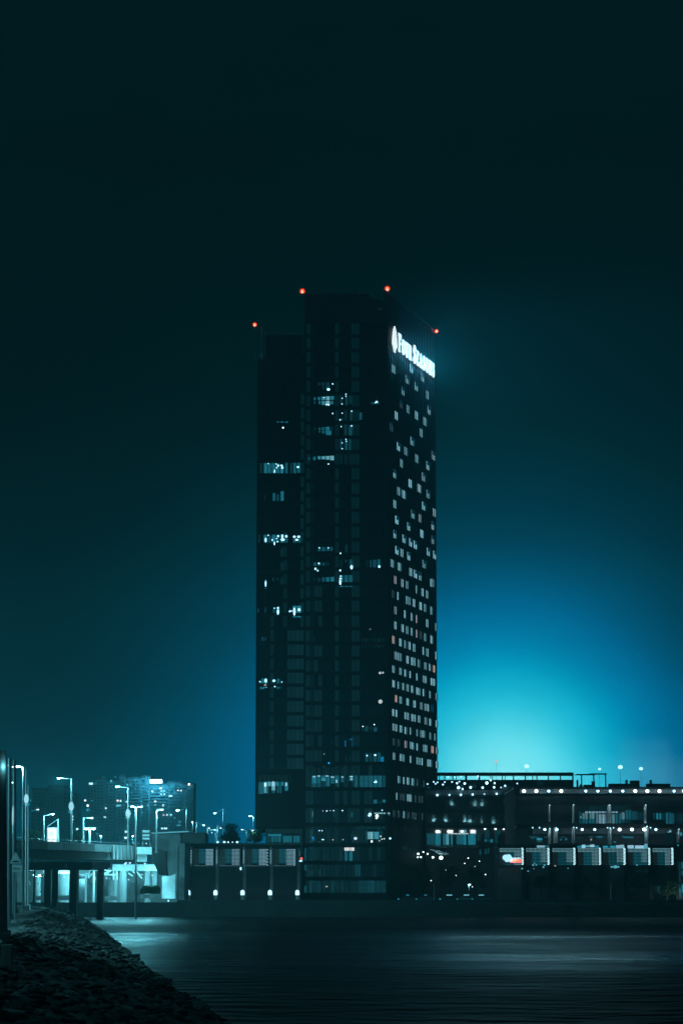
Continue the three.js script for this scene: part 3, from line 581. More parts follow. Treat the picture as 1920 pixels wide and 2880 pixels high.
// window-cleaning crane on the roof, and the rails of the wing's roof terrace
{
  const D = TD + 6, cr = thing('roof_crane', 'slim window-cleaning crane with tilted arm on the tower roof', 'crane', V(xAt(1014, D), TOP_FRONT, -D));
  const pale = M.paintedPole;
  part(cr, 'mast', tube(V(xAt(1030, D), TOP_FRONT - 1.5, -D), P(1016, 826, D), 0.16, 0.12), pale);
  part(cr, 'boom', tube(P(1006, 824, D), P(1041, 822, D), 0.13), pale);
  part(cr, 'cradle', pbox(1061, 866, 1075, 872, TD - 0.9, 0.5).rotateZ(0), pale);
  part(cr, 'cable', tube(P(1041, 822, D), P(1068, 866, TD - 0.6), 0.03), M.steel);
  const t = thing('terrace_frame', 'thin steel frame around the roof terrace of the left wing', 'railing', V(xAt(725, WD), TOP_WING + 0.8, -WD));
  const top = yAt(937, WD);
  for (const px of [725, 738, 848]) part(t, 'post', box(xAt(px, WD), TOP_WING + 0.8, -WD - 0.25, xAt(px, WD) + (px === 725 ? 0.42 : 0.1), px === 725 ? yAt(918, WD) : top, -WD - 0.05), M.steel);
  part(t, 'top_rail', box(xAt(727, WD) + 0.4, top, -WD - 0.2, xAt(848, WD), top + 0.14, -WD - 0.1), M.steel);
  { const tl = V(xAt(727, WD), TOP_WING + 0.5, -WD + 0.9); part(t, 'added_lamp', ball(tl, 0.07), lit(0.5, 'cyan')); pointLight(t, tl, 0.5, LIGHT, 4); }  // unseen lamp added to brighten the terrace frame
  part(t, 'lower_rail', box(xAt(727, WD) + 0.4, yAt(978, WD), -WD - 0.2, xAt(738, WD), yAt(976, WD), -WD - 0.1), M.steel);
}

// ---------------------------------------------------------------- viaduct on the left
const deckA = P(-60, 2360, 447), deckB = P(428, 2381, 516);
const deckTop = yAt(2381, 516), deckDir = V(deckB.x - deckA.x, 0, deckB.z - deckA.z), deckLen = deckDir.length();
deckDir.normalize();
const deckRot = Math.atan2(-deckDir.z, deckDir.x), deckN = V(-deckDir.z, 0, deckDir.x);   // deckN points to the viewer
if (deckN.z < 0) deckN.negate();
const onDeck = (s, y, out = 0) => V(deckA.x, 0, deckA.z).addScaledVector(deckDir, s).addScaledVector(deckN, out).setY(y);
{
  const v = thing('viaduct', 'concrete road viaduct on dark piers crossing to the far quay', 'bridge', V(deckB.x, 0, deckB.z));
  const beam = (name, s0, s1, y0, y1, o0, o1, mat) => place(v, name, UNIT, mat, onDeck((s0 + s1) / 2, (y0 + y1) / 2, (o0 + o1) / 2), V(s1 - s0, y1 - y0, Math.abs(o1 - o0)), deckRot);
  beam('deck_slab', 0, deckLen, 12.75, 13.2, -13, -0.2, M.concrete);
  beam('girder', 0, deckLen - 3, 11.5, 12.74, -12, -1.1, M.concrete);
  const n = 11;
  for (let i = 0; i < n; i++) beam('parapet_panel', (deckLen * i) / n + 0.04, (deckLen * (i + 1)) / n - 0.04, 12.95 + rr(-0.02, 0.02), deckTop - 0.08, -0.3, 0.02, i % 3 === 1 ? M.paleConcrete : M.concrete);
  beam('parapet_cap', 0, deckLen, deckTop - 0.075, deckTop, -0.36, 0.06, M.paleConcrete);
  beam('far_parapet', 0, deckLen, 13.201, deckTop, -13, -12.7, M.concrete);
  // ribs on the last bays
  for (let i = 0; i < 6; i++) beam('rib', deckLen - 19 + i * 1.75, deckLen - 18.1 + i * 1.75, 11.6, deckTop - 0.1, 0.03, 0.3, M.paleConcrete);
  beam('end_face', deckLen - 3, deckLen, 11.4, 12.74, -9, -0.9, M.paleConcrete);
  const rail = [];
  for (let s = 1; s < deckLen; s += 2) { const q = onDeck(s, deckTop, -0.15); rail.push(tube(q, q.clone().setY(deckTop + 0.45), 0.03)); }
  rail.push(tube(onDeck(0, deckTop + 0.42, -0.15), onDeck(deckLen, deckTop + 0.42, -0.15), 0.035));
  part(v, 'handrail', rail, M.steel, 'stuff');
  // crosshead and piers
  const sAt = (px) => { let lo = 0, hi = deckLen; for (let i = 0; i < 40; i++) { const m = (lo + hi) / 2, q = onDeck(m, 5, -2); (CX + (q.x / -q.z) * F < px ? (lo = m) : (hi = m)); } return lo; };
  part(v, 'end_block', pbox(384, 2382, 428, 2403, 504, 3), M.whitePaint);
  part(v, 'end_block', pbox(386, 2403.6, 414, 2424, 505, 3), M.whitePaint);
  const CD = 488;
  part(v, 'crosshead', new THREE.ExtrudeGeometry(new THREE.Shape([[60, 2425], [309, 2425], [309, 2434], [296, 2446], [60, 2446]].map(([a, b]) => new THREE.Vector2(xAt(a, CD), yAt(b, CD))).reverse()), { depth: 2.2, bevelEnabled: true, bevelSize: 0.04, bevelThickness: 0.04, bevelSegments: 1 }).translate(0, 0, -CD - 2.2), M.darkConcrete);
  for (const [a, b] of [[124, 141], [146, 161], [196, 216], [273, 290]]) part(v, 'pier', box(xAt(a, CD + 0.3), -1, -CD - 2, xAt(b, CD + 0.3), yAt(2446, CD) - 0.05, -CD - 0.3), M.darkConcrete);
  part(v, 'sign_bracket', pbox(184, 2428, 190, 2441, CD - 0.1, 0.12), M.paintedPole);
}
{
  const a = thing('abutment', 'dark tapering concrete abutment at the end of the viaduct', 'abutment', V(xAt(450, 530), LAND, -530));
  part(a, 'wing_wall', new THREE.ExtrudeGeometry(new THREE.Shape([[xAt(430, 530), yAt(2384, 530)], [xAt(463, 530), yAt(2394, 530)], [xAt(470, 530), yAt(2463, 530)], [xAt(447, 530), yAt(2459, 530)], [xAt(432, 530), yAt(2428, 530)]].map((p) => new THREE.Vector2(...p)).reverse()), { depth: 3, bevelEnabled: true, bevelSize: 0.05, bevelThickness: 0.05, bevelSegments: 1 }).translate(0, 0, -533), M.darkMetal);
}
// floodlit hall under the road, behind the piers
{
  const u = thing('underpass_hall', 'floodlit open hall with white columns and trusses under the viaduct', 'hall', V(xAt(280, 575), LAND, -575));
  const W = M.whitePaint, C = M.paleConcrete;
  part(u, 'back_wall', box(xAt(40, 604), LAND, -604.4, xAt(445, 604), yAt(2444, 604), -604), C);
  part(u, 'roof_slab', box(xAt(40, 568), yAt(2447, 568), -604, xAt(316, 568), yAt(2440, 568), -569), C);
  part(u, 'front_beam', pbox(317, 2431, 443, 2449, 566, 1.6), W);
  part(u, 'left_beam', pbox(160, 2448, 197, 2457, 567, 1.2), W);
  part(u, 'left_beam', pbox(215, 2447, 251, 2456, 567, 1.2), W);
  part(u, 'left_beam', pbox(98, 2444, 124, 2459, 568, 1.2), W);
  const col = (px, w, y0, D, mat = W) => part(u, 'column', tube(V(xAt(px, D), LAND, -D), V(xAt(px, D), yAt(y0, D), -D), (w / 2 / F) * D, (w / 2 / F) * D, 18), mat);
  col(179, 31, 2457, 574); col(346.5, 19.5, 2449, 568); col(416, 16, 2449, 571); col(107, 16, 2459, 585, C); col(326, 12, 2450, 590, C); col(240, 9, 2456, 590); col(263, 7, 2450, 575);
  part(u, 'pier_block', pbox(429, 2449, 442, 2490, 569, 1.5), C);
  part(u, 'post', pbox(404, 2448, 406.5, 2530, 563, 0.25), W);
  const tr = (x0, y0, x1, y1, D, r = 0.13) => part(u, 'truss_bar', tube(P(x0, y0, D), P(x1, y1, D), r), W);
  for (const [x0, y0, x1, y1] of [[291, 2459, 310, 2447], [310, 2447, 318, 2447], [291, 2460, 330, 2460], [300, 2460, 312, 2447], [320, 2448, 320, 2474], [330, 2448, 330, 2474], [383, 2449, 400, 2470], [372, 2449, 380, 2456], [216, 2460, 250, 2458], [216, 2459, 246, 2465], [252, 2466, 268, 2448], [250, 2449, 250, 2470], [98, 2466, 124, 2466], [104, 2447, 118, 2466], [92, 2462, 104, 2448], [360, 2455, 374, 2464], [430, 2454, 441, 2454], [430, 2460, 441, 2460]]) tr(x0, y0, x1, y1, 578);
  part(u, 'glass_screen', pbox(216, 2472, 240, 2531, 588, 0.2), M.glass[2]);
  part(u, 'door', pbox(252, 2482, 268, 2530, 592, 0.2), M.darkConcrete);
  part(u, 'door', pbox(366, 2482, 378, 2515, 592, 0.2), M.darkConcrete);
  part(u, 'curved_wall', tube(V(xAt(322, 594), LAND, -594), V(xAt(322, 594), yAt(2476, 594), -594), 1.6, 1.4, 20), C);
  part(u, 'low_wall', pbox(296, 2520.5, 333, 2532, 563, 0.5), W);
  part(u, 'low_wall', pbox(357, 2522, 394, 2528, 563, 0.5), C);
  part(u, 'low_wall', pbox(395, 2516, 428, 2527, 564, 0.5), W);
  part(u, 'low_wall', pbox(161, 2518, 197, 2532, 563, 0.5), W);
  part(u, 'low_wall', pbox(98, 2520, 124, 2532, 564, 0.5), C);
  for (const px of [355, 366, 438]) part(u, 'ceiling_lamp', ball(P(px, 2427, 565), 0.24, 0.6), LAMP_SOFT);
  for (const [px, py, D, I] of [[408, 2429, 499, 60], [352, 2430, 499, 22]]) { part(u, 'flood_lamp', ball(P(px, py, D), 0.16), LAMP_SOFT); pointLight(u, P(px, py, D), I, LIGHT, 10); }  // unseen lamps added to brighten the deck end
  for (const [px, py, D, I] of [[110, 2462, 578, 60], [182, 2466, 566.5, 75], [232, 2464, 580, 70], [300, 2470, 574, 85], [330, 2456, 562, 60], [362, 2474, 580, 85], [400, 2460, 574, 85], [428, 2462, 563.5, 60]]) {
    const p = P(px, py, D);
    part(u, 'flood_lamp', ball(p, 0.14), LAMP_SOFT);
    pointLight(u, p, I * 2.1, LIGHT, 10);
  }
}
{
  // white end wall, grey annex with its lit roof edge, hedge
  const D = 566, w = thing('white_wall', 'brightly lit white wall with slanted top beside the grey annex', 'wall', V(xAt(474, D), LAND, -D));
  part(w, 'wall_slab', new THREE.ExtrudeGeometry(new THREE.Shape([[456, 2527], [493, 2527], [493, 2458], [480, 2463], [456, 2465]].map(([x, y]) => new THREE.Vector2(xAt(x, D), yAt(y, D)))), { depth: 0.5, bevelEnabled: true, bevelSize: 0.03, bevelThickness: 0.03, bevelSegments: 1 }).translate(0, 0, -D - 0.5), M.whitePaint);
  const lp = P(474, 2520, D - 2.4);
  part(w, 'ground_lamp', ball(V(lp.x, LAND + 0.3, lp.z), 0.15), LAMP_SOFT);
  pointLight(w, V(lp.x, LAND + 0.7, lp.z), 34);
  const a = thing('annex', 'plain grey concrete annex with a bright roof edge left of the pavilion', 'building', V(xAt(480, 572), LAND, -572));
  part(a, 'wall', box(xAt(426, 572), LAND, -590, xAt(506, 572), yAt(2347, 572), -572), M.concrete);
  part(a, 'stair_block', box(xAt(506, 572) + 0.01, LAND, -588, xAt(519, 572), yAt(2372, 572), -571.6), M.concrete);
  part(a, 'roof_cap', box(xAt(503, 572), yAt(2372, 572) + 0.01, -588, xAt(575, 572), yAt(2341, 572), -572.4), M.darkConcrete);
  part(a, 'roof_edge', new THREE.BoxGeometry(8.6, 0.34, 0.4).rotateZ(0.045).translate(P(479, 2340.5, 571).x, P(479, 2340.5, 571).y, -571), M.paintedPole);
  part(a, 'edge_lamp', tube(P(428, 2343.5, 570.6), P(531, 2338.5, 570.6), 0.11), lit(0.78, 'cyan'));
  part(a, 'downpipe', tube(V(xAt(500, 571.8), LAND, -571.85), V(xAt(500, 571.8), yAt(2380, 572), -571.85), 0.07), M.darkMetal);
  for (const [x, y] of [[437, 2395], [437, 2430], [470, 2395], [470, 2430]]) part(a, 'panel_joint', pbox(x, y - 34, x + 0.4, y, 571.96, 0.02), M.darkMetal);
}
function bush(name, label, cat, px, py0, py1, D, wpx, n, mat = M.foliage, trunk = true, rx = 1) {
  const base = V(xAt(px, D), LAND, -D), o = thing(name, label, cat, base), w = (wpx / F) * D, y1 = yAt(py0, D), y0 = yAt(py1, D), g = [];
  const cx = base.x, cy = (y0 + y1) / 2, h = (y1 - y0) / 2;
  const clumps = Array.from({ length: 16 }, () => { const a = rr(0, 6.28), r = Math.sqrt(rnd()); return [Math.cos(a) * r * w * 0.36, rr(-0.6, 0.62) * h, Math.sin(a) * r * w * 0.3, rr(0.2, 0.42)]; });
  const leaf = new THREE.PlaneGeometry(0.34, 0.2);
  for (let i = 0; i < n; i++) {
    const c = clumps[Math.floor(rnd() * 16)], a = rr(0, 6.28), b = Math.acos(rr(-1, 1)), r = Math.pow(rnd(), 0.45) * c[3];
    const q = leaf.clone().rotateX(rr(-1.4, 1.4)).rotateY(rr(0, 6.28)).rotateZ(rr(-0.8, 0.8));
    q.translate(cx + c[0] + Math.sin(b) * Math.cos(a) * r * w, cy + c[1] + Math.cos(b) * r * h * 1.1, -D + c[2] + Math.sin(b) * Math.sin(a) * r * w); g.push(q);
  }
  part(o, trunk ? 'crown' : 'foliage', g, mat);
  const tr = [tube(base, V(cx + 0.1, cy - h * 0.3, -D), 0.22, 0.13)];
  for (const c of clumps.slice(0, 6)) tr.push(tube(V(cx + 0.1, cy - h * 0.35, -D), V(cx + c[0], cy + c[1], -D + c[2]), 0.09, 0.03, 6));
  part(o, trunk ? 'trunk' : 'stem', tr, M.bark);
  return o;
}
seed = 400;
{
  const D = 563, o = thing('hedge', 'dark clipped hedge in the floodlit hall right of the white columns', 'hedge', V(xAt(421, D), LAND, -D)), g = [], leaf = new THREE.PlaneGeometry(0.22, 0.15);
  const x0 = xAt(394, D), x1 = xAt(450, D), y0 = yAt(2514, D), y1 = yAt(2491, D);
  for (let i = 0; i < 2600; i++) { const u = rnd(), x = x0 + (x1 - x0) * u, tp = y1 - (u < 0.16 ? (0.16 - u) * 6 : 0) - (u > 0.93 ? (u - 0.93) * 9 : 0) + 0.12 * noise.noise(u * 14, 0, 3); g.push(leaf.clone().rotateX(rr(-1.5, 1.5)).rotateY(rr(0, 6.28)).translate(x, y0 + (tp - y0) * Math.pow(rnd(), 0.8), -D - rr(-0.2, 1.3))); }
  part(o, 'foliage', g, M.foliage);
  part(o, 'inner_mass', new RoundedBoxGeometry((x1 - x0) * 0.8, (y1 - y0) * 0.78, 0.9, 2, 0.25).translate((x0 + x1) / 2, (y0 + y1) / 2 - 0.15, -D - 0.55), M.foliage);
}
bush('tree', 'dark round tree showing above the pavilion roof left of the tower', 'tree', 651, 2316, 2380, 622, 58, 2600);
bush('tree', 'small dark tree at the foot of the wing beside a lamp post', 'tree', 715, 2332, 2375, 630, 46, 1300);
bush('tree', 'leafy tree behind the viaduct parapet right of the first banner lamp', 'tree', 219, 2332, 2376, 540, 46, 1500);
bush('tree', 'leafy tree behind the viaduct left of the glowing poster', 'tree', 96, 2330, 2368, 520, 60, 1500);
for (const [px, y0, D, w, n, l] of [[1120, 2440, 585, 60, 1100, 'dark leafy tree at the side foot of the tower'], [1186, 2428, 598, 70, 1300, 'dark spreading tree between tower and lit entrance hall'], [1262, 2420, 600, 64, 1200, 'dark tree under the lit entrance hall'], [1335, 2432, 598, 58, 1100, 'dark tree left of the first louvred bay'], [1520, 2455, 582, 54, 1000, 'dark tree below the second louvred bay'], [1655, 2462, 581, 56, 1000, 'dark tree below the fourth louvred bay'], [1788, 2458, 582, 60, 1000, 'dark tree below the sixth louvred bay']])
  bush('tree', l, 'tree', px, y0, 2505, D, w, n);
const litTree = bush('tree', 'spotlit tree by the right end of the mall front', 'tree', 1874, 2472, 2520, 574, 44, 1600);
const upTree = bush('tree', 'uplit tree beside the glowing kiosk at the mall corner', 'tree', 1902, 2466, 2516, 573, 26, 1300);
for (const [t, px, I] of [[litTree, 1870, 5], [upTree, 1899, 14]]) { const q = V(xAt(px, 570.6), LAND + 0.25, -570.6); part(t, 'ground_lamp', ball(q, 0.12), LAMP_WARM); pointLight(t, q.clone().setY(LAND + 0.8), I, LIGHT_WARM); }

// ---------------------------------------------------------------- louvred pavilion and its lanterns
{
  const D = 592, x = (p) => xAt(p, D), pv = thing('pavilion', 'low dark pavilion with four louvred windows left of the tower foot', 'building', V(x(680), LAND, -D));
  const top = yAt(2371, D), wy1 = yAt(2388, D), wy0 = yAt(2436, D);
  const dark = std(0.045, 0.05, 0.053, 0.7, 0, { map: grime });
  part(pv, 'wall', box(x(520), LAND, -D - 16, x(842), top - 0.4, -D - 0.9), dark);
  part(pv, 'roof_slab', box(x(516), top - 0.39, -D - 16.2, x(844), top, -D - 0.0), M.concrete);
  part(pv, 'fascia', box(x(520), wy1 + 0.25, -D - 0.85, x(842), top - 0.4, -D - 0.35), dark);
  const cols = [521, 606, 683, 759, 835];
  cols.forEach((c) => part(pv, 'pier', box(x(c), LAND, -D - 0.88, x(c + 9), wy1 + 0.24, -D - 0.12), M.concrete));
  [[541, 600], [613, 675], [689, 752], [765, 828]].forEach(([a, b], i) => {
    const w = b - a, back = (f0, f1, y0, y1, lev, hue) => { const p = part(pv, 'glow_panel', box(x(a + w * f0), y0, -D - 0.88, x(a + w * f1) - 0.01, y1, -D - 0.72), lit(lev, hue, 1, i % 3)); return p; };
    back(0.02, 0.3, wy0, wy1, 0.2, 'pale'); back(0.3, 0.62, wy0 + 0.7, wy1, 0.46, 'cyan'); back(0.62, 0.97, wy0 + 0.3, wy1, 0.82 - 0.04 * (i % 2), 'pale');  // light falling from the right is put into these stepped glow levels
    part(pv, 'lit_sill', box(x(a + w * 0.05), wy0 + 0.02, -D - 0.88, x(b - 1), wy0 + 0.16, -D - 0.7), lit(0.4, 'pale'));
    for (let k = 0; k < 12; k++) { const y = wy0 + 0.2 + ((wy1 - wy0 - 0.2) * k) / 12; part(pv, 'louvre', box(x(a - 2), y, -D - 0.66, x(b + 1), y + 0.12, -D - 0.42), M.darkMetal); }
    for (let k = 0; k < 13; k++) { const y = yAt(2437 - k * 4.4, D); part(pv, 'edge_glint', box(x(a - 6), y, -D - 0.11, x(a - 2.6), y + 0.18, -D - 0.02), lit(k < 2 ? 0.34 : k < 11 ? 0.78 : 0.34, 'grey')); }  // glints on the louvre edges, put in as small glowing blocks
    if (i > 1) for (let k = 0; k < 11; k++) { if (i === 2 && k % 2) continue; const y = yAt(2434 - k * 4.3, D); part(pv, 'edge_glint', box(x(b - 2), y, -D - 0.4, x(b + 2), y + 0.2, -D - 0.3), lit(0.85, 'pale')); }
    part(pv, 'lower_panel', box(x(a - 2), LAND + 0.4, -D - 0.88, x(b + 3), wy0 - 0.5, -D - 0.6), dark);
  });
  for (const [px, r] of [[612, 0.3], [631, 0.32], [642, 0.22], [654, 0.16], [667, 0.3]]) part(pv, 'roof_lamp', ball(P(px, 2368.5, D + 2), r, 0.8), LAMP_SOFT);
  part(pv, 'wall_lamp', ball(P(677, 2443, D - 0.2), 0.22, 1.7), LAMP_SOFT);
  const names = ['leftmost', 'second', 'middle', 'fourth', 'rightmost'];
  [530, 606, 682, 759, 836].forEach((px, i) => {
    const q = V(xAt(px, D - 2.2), LAND, -(D - 2.2)), l = thing('dome_lantern', `white dome lantern on a pale plinth before the pavilion, ${names[i]} of the five`, 'lantern', q, 'dome lanterns before the pavilion');
    const py = (p) => yAt(p, D - 2.2);
    part(l, 'plinth', new THREE.CylinderGeometry(0.36, 0.42, py(2519) - LAND, 16).translate(q.x, (py(2519) + LAND) / 2, q.z), M.whitePaint);
    part(l, 'collar', new THREE.CylinderGeometry(0.47, 0.47, 0.12, 16).translate(q.x, py(2519) + 0.06, q.z), M.steel);
    const pts = []; for (let k = 0; k <= 10; k++) { const t = (k / 10) * Math.PI / 2; pts.push(new THREE.Vector2(Math.max(0.001, 0.46 * Math.cos(t)), 0.75 + 0.55 * Math.sin(t))); }
    pts.unshift(new THREE.Vector2(0.44, 0.13));
    part(l, 'lamp_dome', new THREE.LatheGeometry(pts, 16).translate(q.x, py(2519), q.z), lit(1, 'pale', 2.8));
    pointLight(l, V(q.x, py(2519) + 0.6, q.z + 0.9), 0.6);
  });
}
// ---------------------------------------------------------------- shopping building on the right
{
  const m = thing('shopping_mall', 'wide dark terraced shopping building with rows of soffit lights right of the tower', 'building', V(xAt(1600, 600), LAND, -600));
  const DR = 600, DL = 640, DB = 588, x = (p, D = DR) => xAt(p, D), y = (p, D = DR) => yAt(p, D);
  // bodies
  part(m, 'left_block', box(x(1196, DL), LAND, -DL - 40, x(1460, DL), y(2237, DL), -DL), M.darkConcrete);
  part(m, 'left_parapet', box(x(1196, DL), y(2236, DL), -DL - 3, x(1412, DL), y(2222, DL), -DL + 0.5), M.concrete);
  part(m, 'left_parapet', box(x(1414, DL), y(2231, DL), -DL - 3, x(1452, DL), y(2212, DL), -DL + 0.6), M.concrete);
  part(m, 'ledge', box(x(1203, DL), y(2285, DL), -DL - 0.1, x(1455, DL), y(2281, DL), -DL + 1.0), M.spandrel);
  part(m, 'ledge', box(x(1203, DL), y(2330, DL), -DL - 0.1, x(1455, DL), y(2322, DL), -DL + 1.4), M.spandrel);
  part(m, 'ledge', box(x(1203, DL), y(2246, DL), -DL - 0.1, x(1455, DL), y(2243, DL), -DL + 0.8), M.spandrel);
  part(m, 'right_block', box(x(1452), LAND, -DR - 60, x(2010), y(2214), -DR - 3), M.darkConcrete);
  part(m, 'eave', box(x(1448), y(2219), -DR - 60, x(2010), y(2213), -DR), M.spandrel);
  part(m, 'floor_band', box(x(1452), y(2264), -DR - 3, x(2010), y(2240), -DR - 0.6), M.spandrel);
  part(m, 'floor_band', box(x(1452), y(2329), -DR - 3, x(2010), y(2317), -DR + 0.2), M.spandrel);
  part(m, 'terrace_slab', box(x(1400, DB), y(2384, DB), -DR - 3.2, x(2010), y(2376, DB), -DB + 0.4), M.spandrel);
  part(m, 'base_wall', box(x(1400, DB), LAND, -DR - 3, x(2010), y(2385, DB), -DB - 1), M.darkConcrete);
  // roof frames and plant rooms, dark against the glow
  const B = M.darkMetal, RF = 656;
  part(m, 'roof_beam', box(x(1228, RF), y(2182, RF), -RF - 1, x(1616.5, RF), y(2172.5, RF), -RF), B);
  part(m, 'roof_screen', box(x(1228, RF), y(2237, RF), -RF - 1, x(1616.5, RF), y(2193, RF), -RF), B);
  for (const [p, w] of [[1229, 5], [1237, 2], [1252, 3], [1275, 3], [1284, 2], [1312.5, 6], [1350, 4.5], [1382, 1.5], [1387, 1.5], [1415, 2], [1423, 1.5], [1447, 3], [1480, 3], [1501, 2], [1513, 2.5], [1545.5, 3], [1580, 3], [1615, 3.5]]) part(m, 'roof_post', box(x(p - w / 2, RF), y(2193, RF), -RF - 0.8, x(p + w / 2, RF), y(2182, RF), -RF - 0.1), B);
  for (const p of [1648, 1683, 1717]) part(m, 'frame_post', box(x(p - 1.6), y(2214), -DR - 8, x(p + 1.6), y(2173), -DR - 7.6), B);
  part(m, 'frame_beam', box(x(1616), y(2175), -DR - 7.9, x(1634), y(2174), -DR - 7.6), B);
  part(m, 'frame_beam', box(x(1632), y(2176), -DR - 8, x(1686), y(2172), -DR - 7.6), B);
  part(m, 'frame_beam', box(x(1671), y(2174.5), -DR - 7.58, x(1719), y(2170.5), -DR - 7.2), B);
  for (const [a, b, c] of [[1616, 1634, 2208], [1646, 1652, 2201], [1657, 1680, 2202], [1681, 1688, 2192], [1703, 1721, 2209], [1637.5, 1640, 2188], [1729, 1792, 2199], [1791.5, 1816, 2190], [1838, 1904, 2199], [1727, 1740, 2206]]) part(m, 'plant_room', box(x(a), y(2214), -DR - 12, x(b), y(c), -DR - 9), B);
  for (const px of [1785, 1855]) part(m, 'vent_pipe', tube(V(x(px), y(2200), -DR - 14), V(x(px), y(2186), -DR - 14), 0.32), M.paintedPole);
  // soffit lights under the eave and under the first floor
  const soffit = (px, py, D, big, I) => {
    const p = P(px, py, D - 0.4);
    part(m, 'soffit_lamp', ball(p, big ? 0.4 : 0.32, 0.9), big ? lit(1, 'cyan', 6) : lit(1, 'pale', 5));
    pointLight(m, V(p.x, p.y - 0.1, p.z + 0.55), I, big ? new THREE.Color(0.2, 0.7, 1) : LIGHT_WARM, 8);
  };
  part(m, 'eave_fascia', box(x(1465), y(2231), -DR - 0.9, x(2010), y(2219.2), -DR - 0.5), M.concrete);
  for (const [px, big] of [[1472.5, 1], [1507, 1], [1542, 0], [1577, 1], [1646, 0], [1680, 0], [1715, 0], [1750, 0], [1785, 1], [1819, 1], [1853, 1], [1894, 0], [1922, 1]]) soffit(px, 2225, DR - 0.3, big, big ? 6 : 3);
  for (const [px, big] of [[1531, 0], [1565, 0], [1636, 0], [1671, 0], [1741, 1], [1776, 1], [1810, 1], [1843, 0]]) soffit(px, 2333, DR - 0.9, big, big ? 4 : 1.8);
  for (const px of [1620, 1707, 1724, 1828, 1497, 1516]) part(m, 'small_lamp', ball(P(px, 2328, DR - 0.5), 0.17), LAMP_SOFT);
  part(m, 'soffit_wall', box(x(1500), y(2345), -DR - 2.9, x(2010), y(2329), -DR - 2.0), M.concrete);
  // lamps on the roof terrace of the left block, and under its parapet
  seed = 222;
  for (const [a, b, r] of [[90, 640, 1], [160, 615, 1], [182, 637, 1], [205, 620, 1], [268, 646, 1.2], [288, 617, 1], [373, 615, 1], [430, 630, 1.4], [457, 612, 1], [520, 634, 1.6], [448, 682, 2], [495, 697, 1.3], [588, 680, 1.7], [728, 682, 1.6], [776, 628, 2], [820, 597, 1.2], [866, 630, 1.3], [860, 678, 1.5], [988, 660, 1.3], [940, 680, 0.9], [325, 560, 1], [405, 560, 1], [478, 555, 1], [672, 552, 1.3], [1128, 634, 1], [203, 768, 1.5], [343, 767, 1.2], [475, 765, 1.5], [612, 762, 1.4], [748, 757, 0.9], [890, 753, 1.4], [1015, 760, 0.8], [1083, 765, 0.9]])
    part(m, 'terrace_lamp', ball(P(1180 + a / 4.126, 2050 + b / 4.126, DL - 0.9), 0.13 * r + 0.07), lit(1, 'pale', 0.9 + 1.4 * r * r));
  for (const [a, b, c, d, l] of [[80, 676, 130, 686, 0.4], [290, 675, 345, 690, 0.3], [425, 650, 500, 690, 0.3], [565, 650, 650, 680, 0.3], [1060, 650, 1085, 680, 0.2], [1350, 615, 1430, 650, 0.18]]) part(m, 'terrace_glass', pbox(1180 + a / 4.126, 2050 + b / 4.126, 1180 + c / 4.126, 2050 + d / 4.126, DL - 0.8, 0.06), lit(l, 'cyan', 1, 1));
  // wall washers: a small lamp at the foot of each bay
  for (const [a, b, I, w] of [[370, 872, 1, 9], [640, 878, 0.9, 8], [720, 878, 0.9, 8], [995, 876, 1.3, 12], [160, 1060, 1, 10], [303, 1062, 1.2, 10], [520, 1065, 0.9, 8], [578, 1070, 1.4, 11], [718, 1075, 0.4, 6], [853, 1082, 1, 9], [1000, 1065, 1.3, 11]]) {
    const p = P(1180 + a / 4.126, 2050 + b / 4.126, DL - 0.35);
    part(m, 'wash_panel', box(p.x - w * 0.045, p.y - 0.3, -DL, p.x + w * 0.045, p.y + 1.5, -DL + 0.06), M.paleConcrete);
    part(m, 'wash_lamp', ball(V(p.x, p.y - 0.25, -DL + 0.35), 0.15, 0.7), lit(0.9, 'cyan'));
    pointLight(m, V(p.x, p.y + 0.05, -DL + 0.45), 0.95 * I, new THREE.Color(0.3, 0.85, 1), 4);
  }
  // lit entrance hall of the left block
  const tl = (a, b, c, d, l, hue = 'cyan', name = 'lit_pane', Dz = DL - 0.1) => part(m, name, pbox(1180 + a / 4.126, 2050 + b / 4.126, 1180 + c / 4.126, 2050 + d / 4.126, Dz, 0.08), lit(Math.min(1, l * 1.3), hue, l > 0.75 ? 1.3 : 1, Math.floor(rnd() * 3)));
  for (const [a, b, c, d, l] of [[82, 1212, 175, 1345, 0.32], [180, 1175, 246, 1212, 0.74], [180, 1216, 240, 1350, 0.48], [268, 1216, 296, 1345, 0.42], [300, 1216, 336, 1345, 0.62], [320, 1172, 385, 1210, 0.86], [325, 1211, 560, 1221, 0.86], [358, 1225, 380, 1345, 0.45], [425, 1225, 505, 1340, 0.4], [505, 1225, 538, 1345, 0.5], [455, 1172, 540, 1208, 0.68], [560, 1225, 580, 1345, 0.48], [582, 1172, 650, 1216, 0.8], [582, 1220, 645, 1345, 0.52], [655, 1180, 700, 1300, 0.2], [750, 1178, 805, 1270, 0.2], [752, 1280, 772, 1310, 0.46], [818, 1280, 846, 1318, 0.5], [870, 1180, 905, 1330, 0.22], [905, 1175, 935, 1225, 0.25], [775, 1282, 812, 1312, 0.25]]) tl(a, b, c, d, l);
  for (const [a, b, r] of [[208, 1192, 0.5], [338, 1190, 0.45], [365, 1190, 0.3], [490, 1190, 0.35], [615, 1188, 0.45], [755, 1161, 0.25], [876, 1160, 0.28], [972, 1163, 0.2], [1030, 1233, 0.22], [1018, 1290, 0.2]]) part(m, 'hall_lamp', ball(P(1180 + a / 4.126, 2050 + b / 4.126, DL - 0.3), r, 0.7), LAMP_CYAN);
